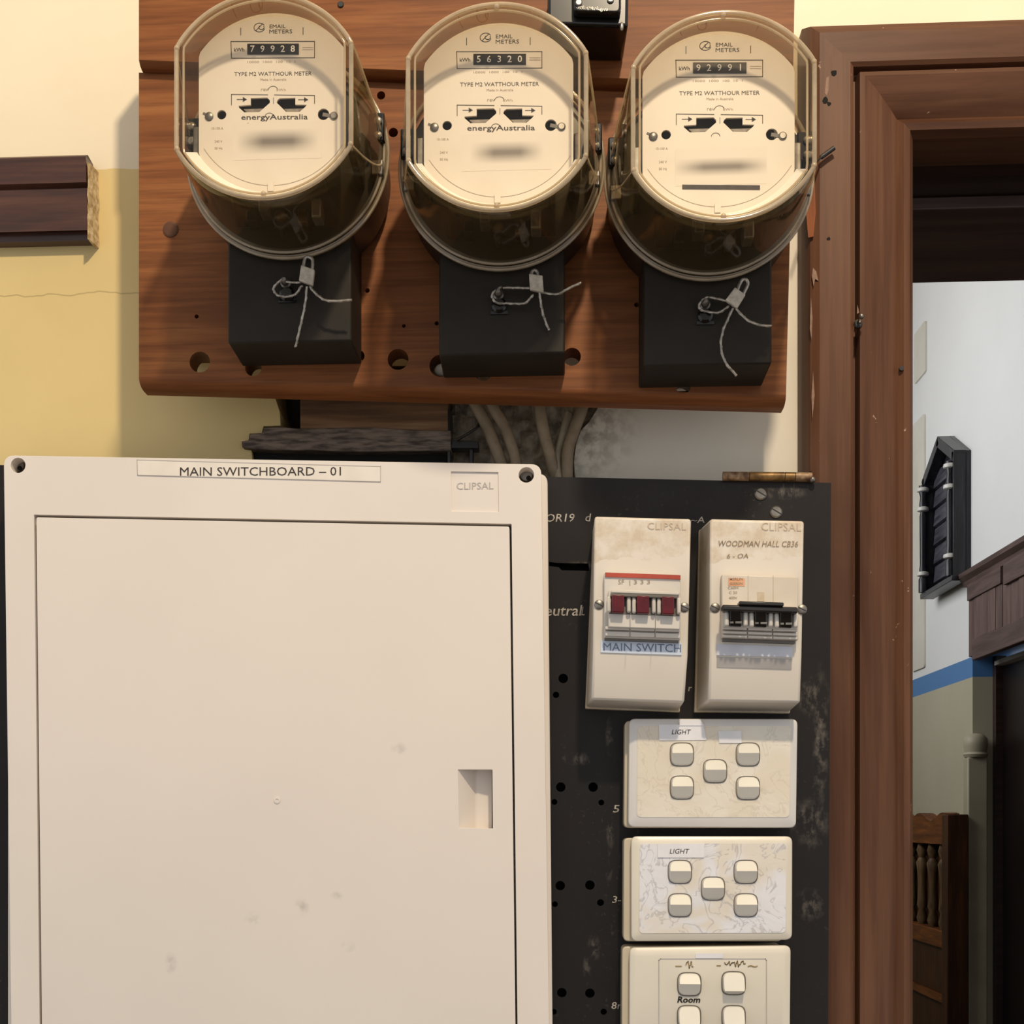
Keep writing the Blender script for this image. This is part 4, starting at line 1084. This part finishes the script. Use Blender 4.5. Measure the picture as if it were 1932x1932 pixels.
# ================================================================== SWITCH PLATES
def rocker(parent, x, y, d, kind, r_px=20.5):
    c = W(x, y, d); k_ = (1-d)/F; r = r_px*k_
    n = 32
    def sq(a):
        ca, sa = math.cos(a), math.sin(a); e = .55
        return (math.copysign(abs(ca)**e, ca), math.copysign(abs(sa)**e, sa))
    pts = [sq(2*math.pi*i/n) for i in range(n)]
    b = B()
    ring0 = [(c.x+u*r, c.y+.0004, c.z+w_*r) for u, w_ in pts]
    # ridge: proud line where the upper and the lower facets meet
    zr = .10 if kind == 'A' else -.62
    rings = [ring0, [(c.x+u*r, c.y-.0008, c.z+w_*r) for u, w_ in pts]]
    def h(u, w_):
        if kind == 'A':
            return .0011+.0050*(1-(w_-zr)/(1-zr)) if w_ > zr else .0011+.0050*(1-(zr-w_)/(1+zr))
        return .0016+.0048*(1-(w_-zr)/(1-zr)) if w_ > zr else .0064-.0052*((zr-w_)/(1+zr))
    top = [(c.x+u*r*.93, c.y-h(u*.93, w_*.93), c.z+w_*r*.93) for u, w_ in pts]
    rings.append(top)
    loft(b, rings, True, False)
    # facets as strips between left and right halves
    half = sorted([(w_*.93, abs(u)*.93) for u, w_ in pts if u >= -1e-6])
    zs = sorted(set([round(z_, 5) for z_, _ in half] + [zr]))
    def wid(z_):
        best = [p for p in half]
        for (za, wa), (zb_, wb) in zip(best, best[1:]):
            if za <= z_ <= zb_: t = 0 if zb_ == za else (z_-za)/(zb_-za); return wa+(wb-wa)*t
        return best[0][1]
    rows = []
    for z_ in zs:
        wq = wid(z_); rows.append((b.verts.new((c.x-wq*r, c.y-h(0,z_), c.z+z_*r)), b.verts.new((c.x+wq*r, c.y-h(0,z_), c.z+z_*r))))
    for a, e in zip(rows, rows[1:]): b.faces.new((a[0], a[1], e[1], e[0]))
    bmesh.ops.remove_doubles(b, verts=b.verts, dist=1e-5)
    rk = obj('rocker_switch', b, 'rocker', parent, smooth=28)
    rim = [Vector((c.x+u*(r+.0005), c.y-.0001, c.z+w_*(r+.0005))) for u, w_ in pts]
    obj('rocker_gap', tube(B(), rim, .0003, 6, True), 'grey_paint', rk)
    return rk
def plate(blk, out, inner, d, label, mat, rock, film=None, face='white_plate'):
    cx_ = sum(p[0] for p in out)/4; cy_ = sum(p[1] for p in out)/4
    T = thing('light_switch_plate', W(cx_, cy_, dP), label, 'light switch', 'cream light switch plates under the enclosures')
    obj('mounting_block', slab(B(), rpoly(pp(blk, d-.006), .0035, 4), [], -d+.006, -dP-.0003), 'block', T, bevel=.0008)
    oo = rpoly(pp(out, d), .0042, 5); ii = rpoly(pp(inner, d+.002), .0032, 5)
    ob = rpoly(pp(out, d), .0042, 5)
    b = loft(B(), [[(x, -d+.0058, z) for x, z in ob], [(x, -d, z) for x, z in oo], [(x, -d-.002, z) for x, z in ii]])
    fp = obj('face_plate', b, face, T, bevel=.0007)
    if film:
        f_ = pp(film, d+.002); obj('clear_film', slab(B(), rpoly(f_, .003, 4), [], -d-.0024, -d-.0018), mat, T)
    for x, y, k in rock: rocker(T, x, y, d+.0024, k)
    return T
d1 = .066
p1 = plate([(1179,1360),(1490,1360),(1488,1562),(1177,1562)], [(1187,1356),(1505,1356.5),(1502,1562),(1185,1560.5)], [(1199,1366),(1495,1366),(1493,1545),(1198,1545)], d1,
           'upper five rocker light switch plate under the enclosures, with LIGHT paper label', 'film_cream',
           [(1286.5,1423.5,'A'),(1411,1423.5,'A'),(1349,1455,'A'),(1286.5,1486,'A'),(1411,1487,'A')], [(1203,1370),(1492,1370),(1489,1542),(1202,1542)], face='bezel')
def paper(T, quad, d, txt=None, tw=0, th=0, tc=None, mat='paper'):
    o = obj('paper_label', pslab(B(), quad, d, d+.0004), mat, T)
    if txt:
        b = B(); v = W(*tc, d+.0004); k_ = (1-d)/F
        text(b, txt, v.x, v.z, -d-.0006, tw*k_, th*k_, .0, 0, .2); obj('lettering', b, 'print', o)
    return o
paper(p1, [(1243,1367),(1327,1367),(1333,1396),(1244,1397)], d1+.0026, 'LIGHT', 34, 9, (1285.5,1381))
paper(p1, [(1282,1358),(1321,1358),(1329,1369),(1282,1369)], d1+.0031)
paper(p1, [(1355,1379),(1399,1379),(1399,1402),(1357,1402)], d1+.0026)
p2 = plate([(1177,1581),(1478,1581),(1476,1776),(1176,1776)], [(1191,1578),(1495,1578),(1494.5,1773),(1191,1776)], [(1203,1589),(1486,1588),(1485,1762),(1203,1763)], d1+.004,
           'middle five rocker light switch plate wrapped in crinkled white film', 'film_white',
           [(1282.7,1645,'A'),(1407,1645,'A'),(1345,1676.5,'A'),(1282.7,1708,'A'),(1407,1708,'A')], [(1207,1592),(1483,1591),(1482,1760),(1206,1761)])
paper(p2, [(1241,1592),(1329,1592),(1328,1618),(1241,1618)], d1+.0066, 'LIGHT', 35, 9, (1282,1606))
p3 = plate([(1174,1786),(1478,1783),(1476,1990),(1173,1990)], [(1188,1788),(1492,1784),(1490,1990),(1187,1990)], [(1199,1799),(1482,1796),(1480,1978),(1198,1978)], d1+.004,
           'lowest light switch plate, cut by the picture edge, with Room written in black', 'film_cream',
           [(1300.5,1857,'A'),(1384,1855,'B'),(1300,1919,'B'),(1384,1919,'B'),(1300.5,1982,'B'),(1384,1982,'B')])
b = B(); d3 = d1+.006
gp = pp([(1243,1975),(1243,1812),(1246,1809),(1444,1809),(1446,1812),(1446,1975)], d3)
for g0, g1 in zip(gp, gp[1:]): stroke(b, [g0, g1], .0005, -d3-.0003)
obj('groove_line', b, 'label_grey', p3)
b = B(); hand('Room', 1300, 1886, 42, 12, d3, .0004, .03, 0, .2); obj('handwriting', b, 'ink_black', p3)
b = B(); 
random.seed(9)
for (xa, xb, yy, hh) in ((1294, 1309, 1821, 7), (1367, 1407, 1819, 6)):         # smudged, unreadable brown scribble
    pts_ = []; xx = xa
    while xx < xb: pts_.append((xx, yy+random.uniform(-hh, hh))); xx += random.uniform(1.4, 2.6)
    stroke(b, pp(pts_, d3), .0006, -d3-.0004)
hand('-', 1280, 1823, 12, 2, d3); hand('-', 1356, 1822, 8, 2, d3); hand('~', 1420, 1823, 18, 4, d3)
obj('faded_handwriting', b, 'ink_brown', p3)
paper(p3, [(1312,1799),(1365,1799),(1364,1808),(1312,1808)], d3+.0002)

# ================================================================== SMALL THINGS ON THE DOOR FRAME
hk = thing('screw_hook', W(1622, 604, .03), 'small dull metal hook screwed into the door frame beside the white wall', 'hook')
v = W(1622, 603, .034)
obj('stem', tube(B(), [(v.x, -.0275, v.z), (v.x, -.035, v.z), (v.x-.0006, -.038, v.z-.002), (v.x-.001, -.0385, v.z-.004)], .0009, 8), 'steel', hk, smooth=60)
obj('knob', sphere(B(), (v.x+.0003, -.038, v.z+.0008), .0019), 'steel', hk, smooth=60)
obj('rust_plate', lathe(B(), (v.x, -.0289, v.z-.001), [(.0030,.001),(.0030,-.0004),(.002,-.0009)], 12), 'black_plastic', hk)
v = W(1701, 695, .0205)
tagp(obj('nail_head', lathe(B(), v, [(.0016,.002),(.0016,-.0005)], 12), 'black_plastic', origin=v), 'small black nail head near the inner edge of the door frame', 'nail')
P = [W(1522,334,.06), W(1534,313,.05), W(1547,299,.036), W(1556,292,.034), W(1574,279,.034)]
P = smoothpath(P, 6); nP = len(P)
tagp(obj('loose_wire', tube(B(), P, [.0007 if i < nP*.55 else .0016 for i in range(nP)], 8), 'wire_black', origin=P[0], smooth=60), 'short black wire end sticking out over the door frame beside the right meter', 'wire')
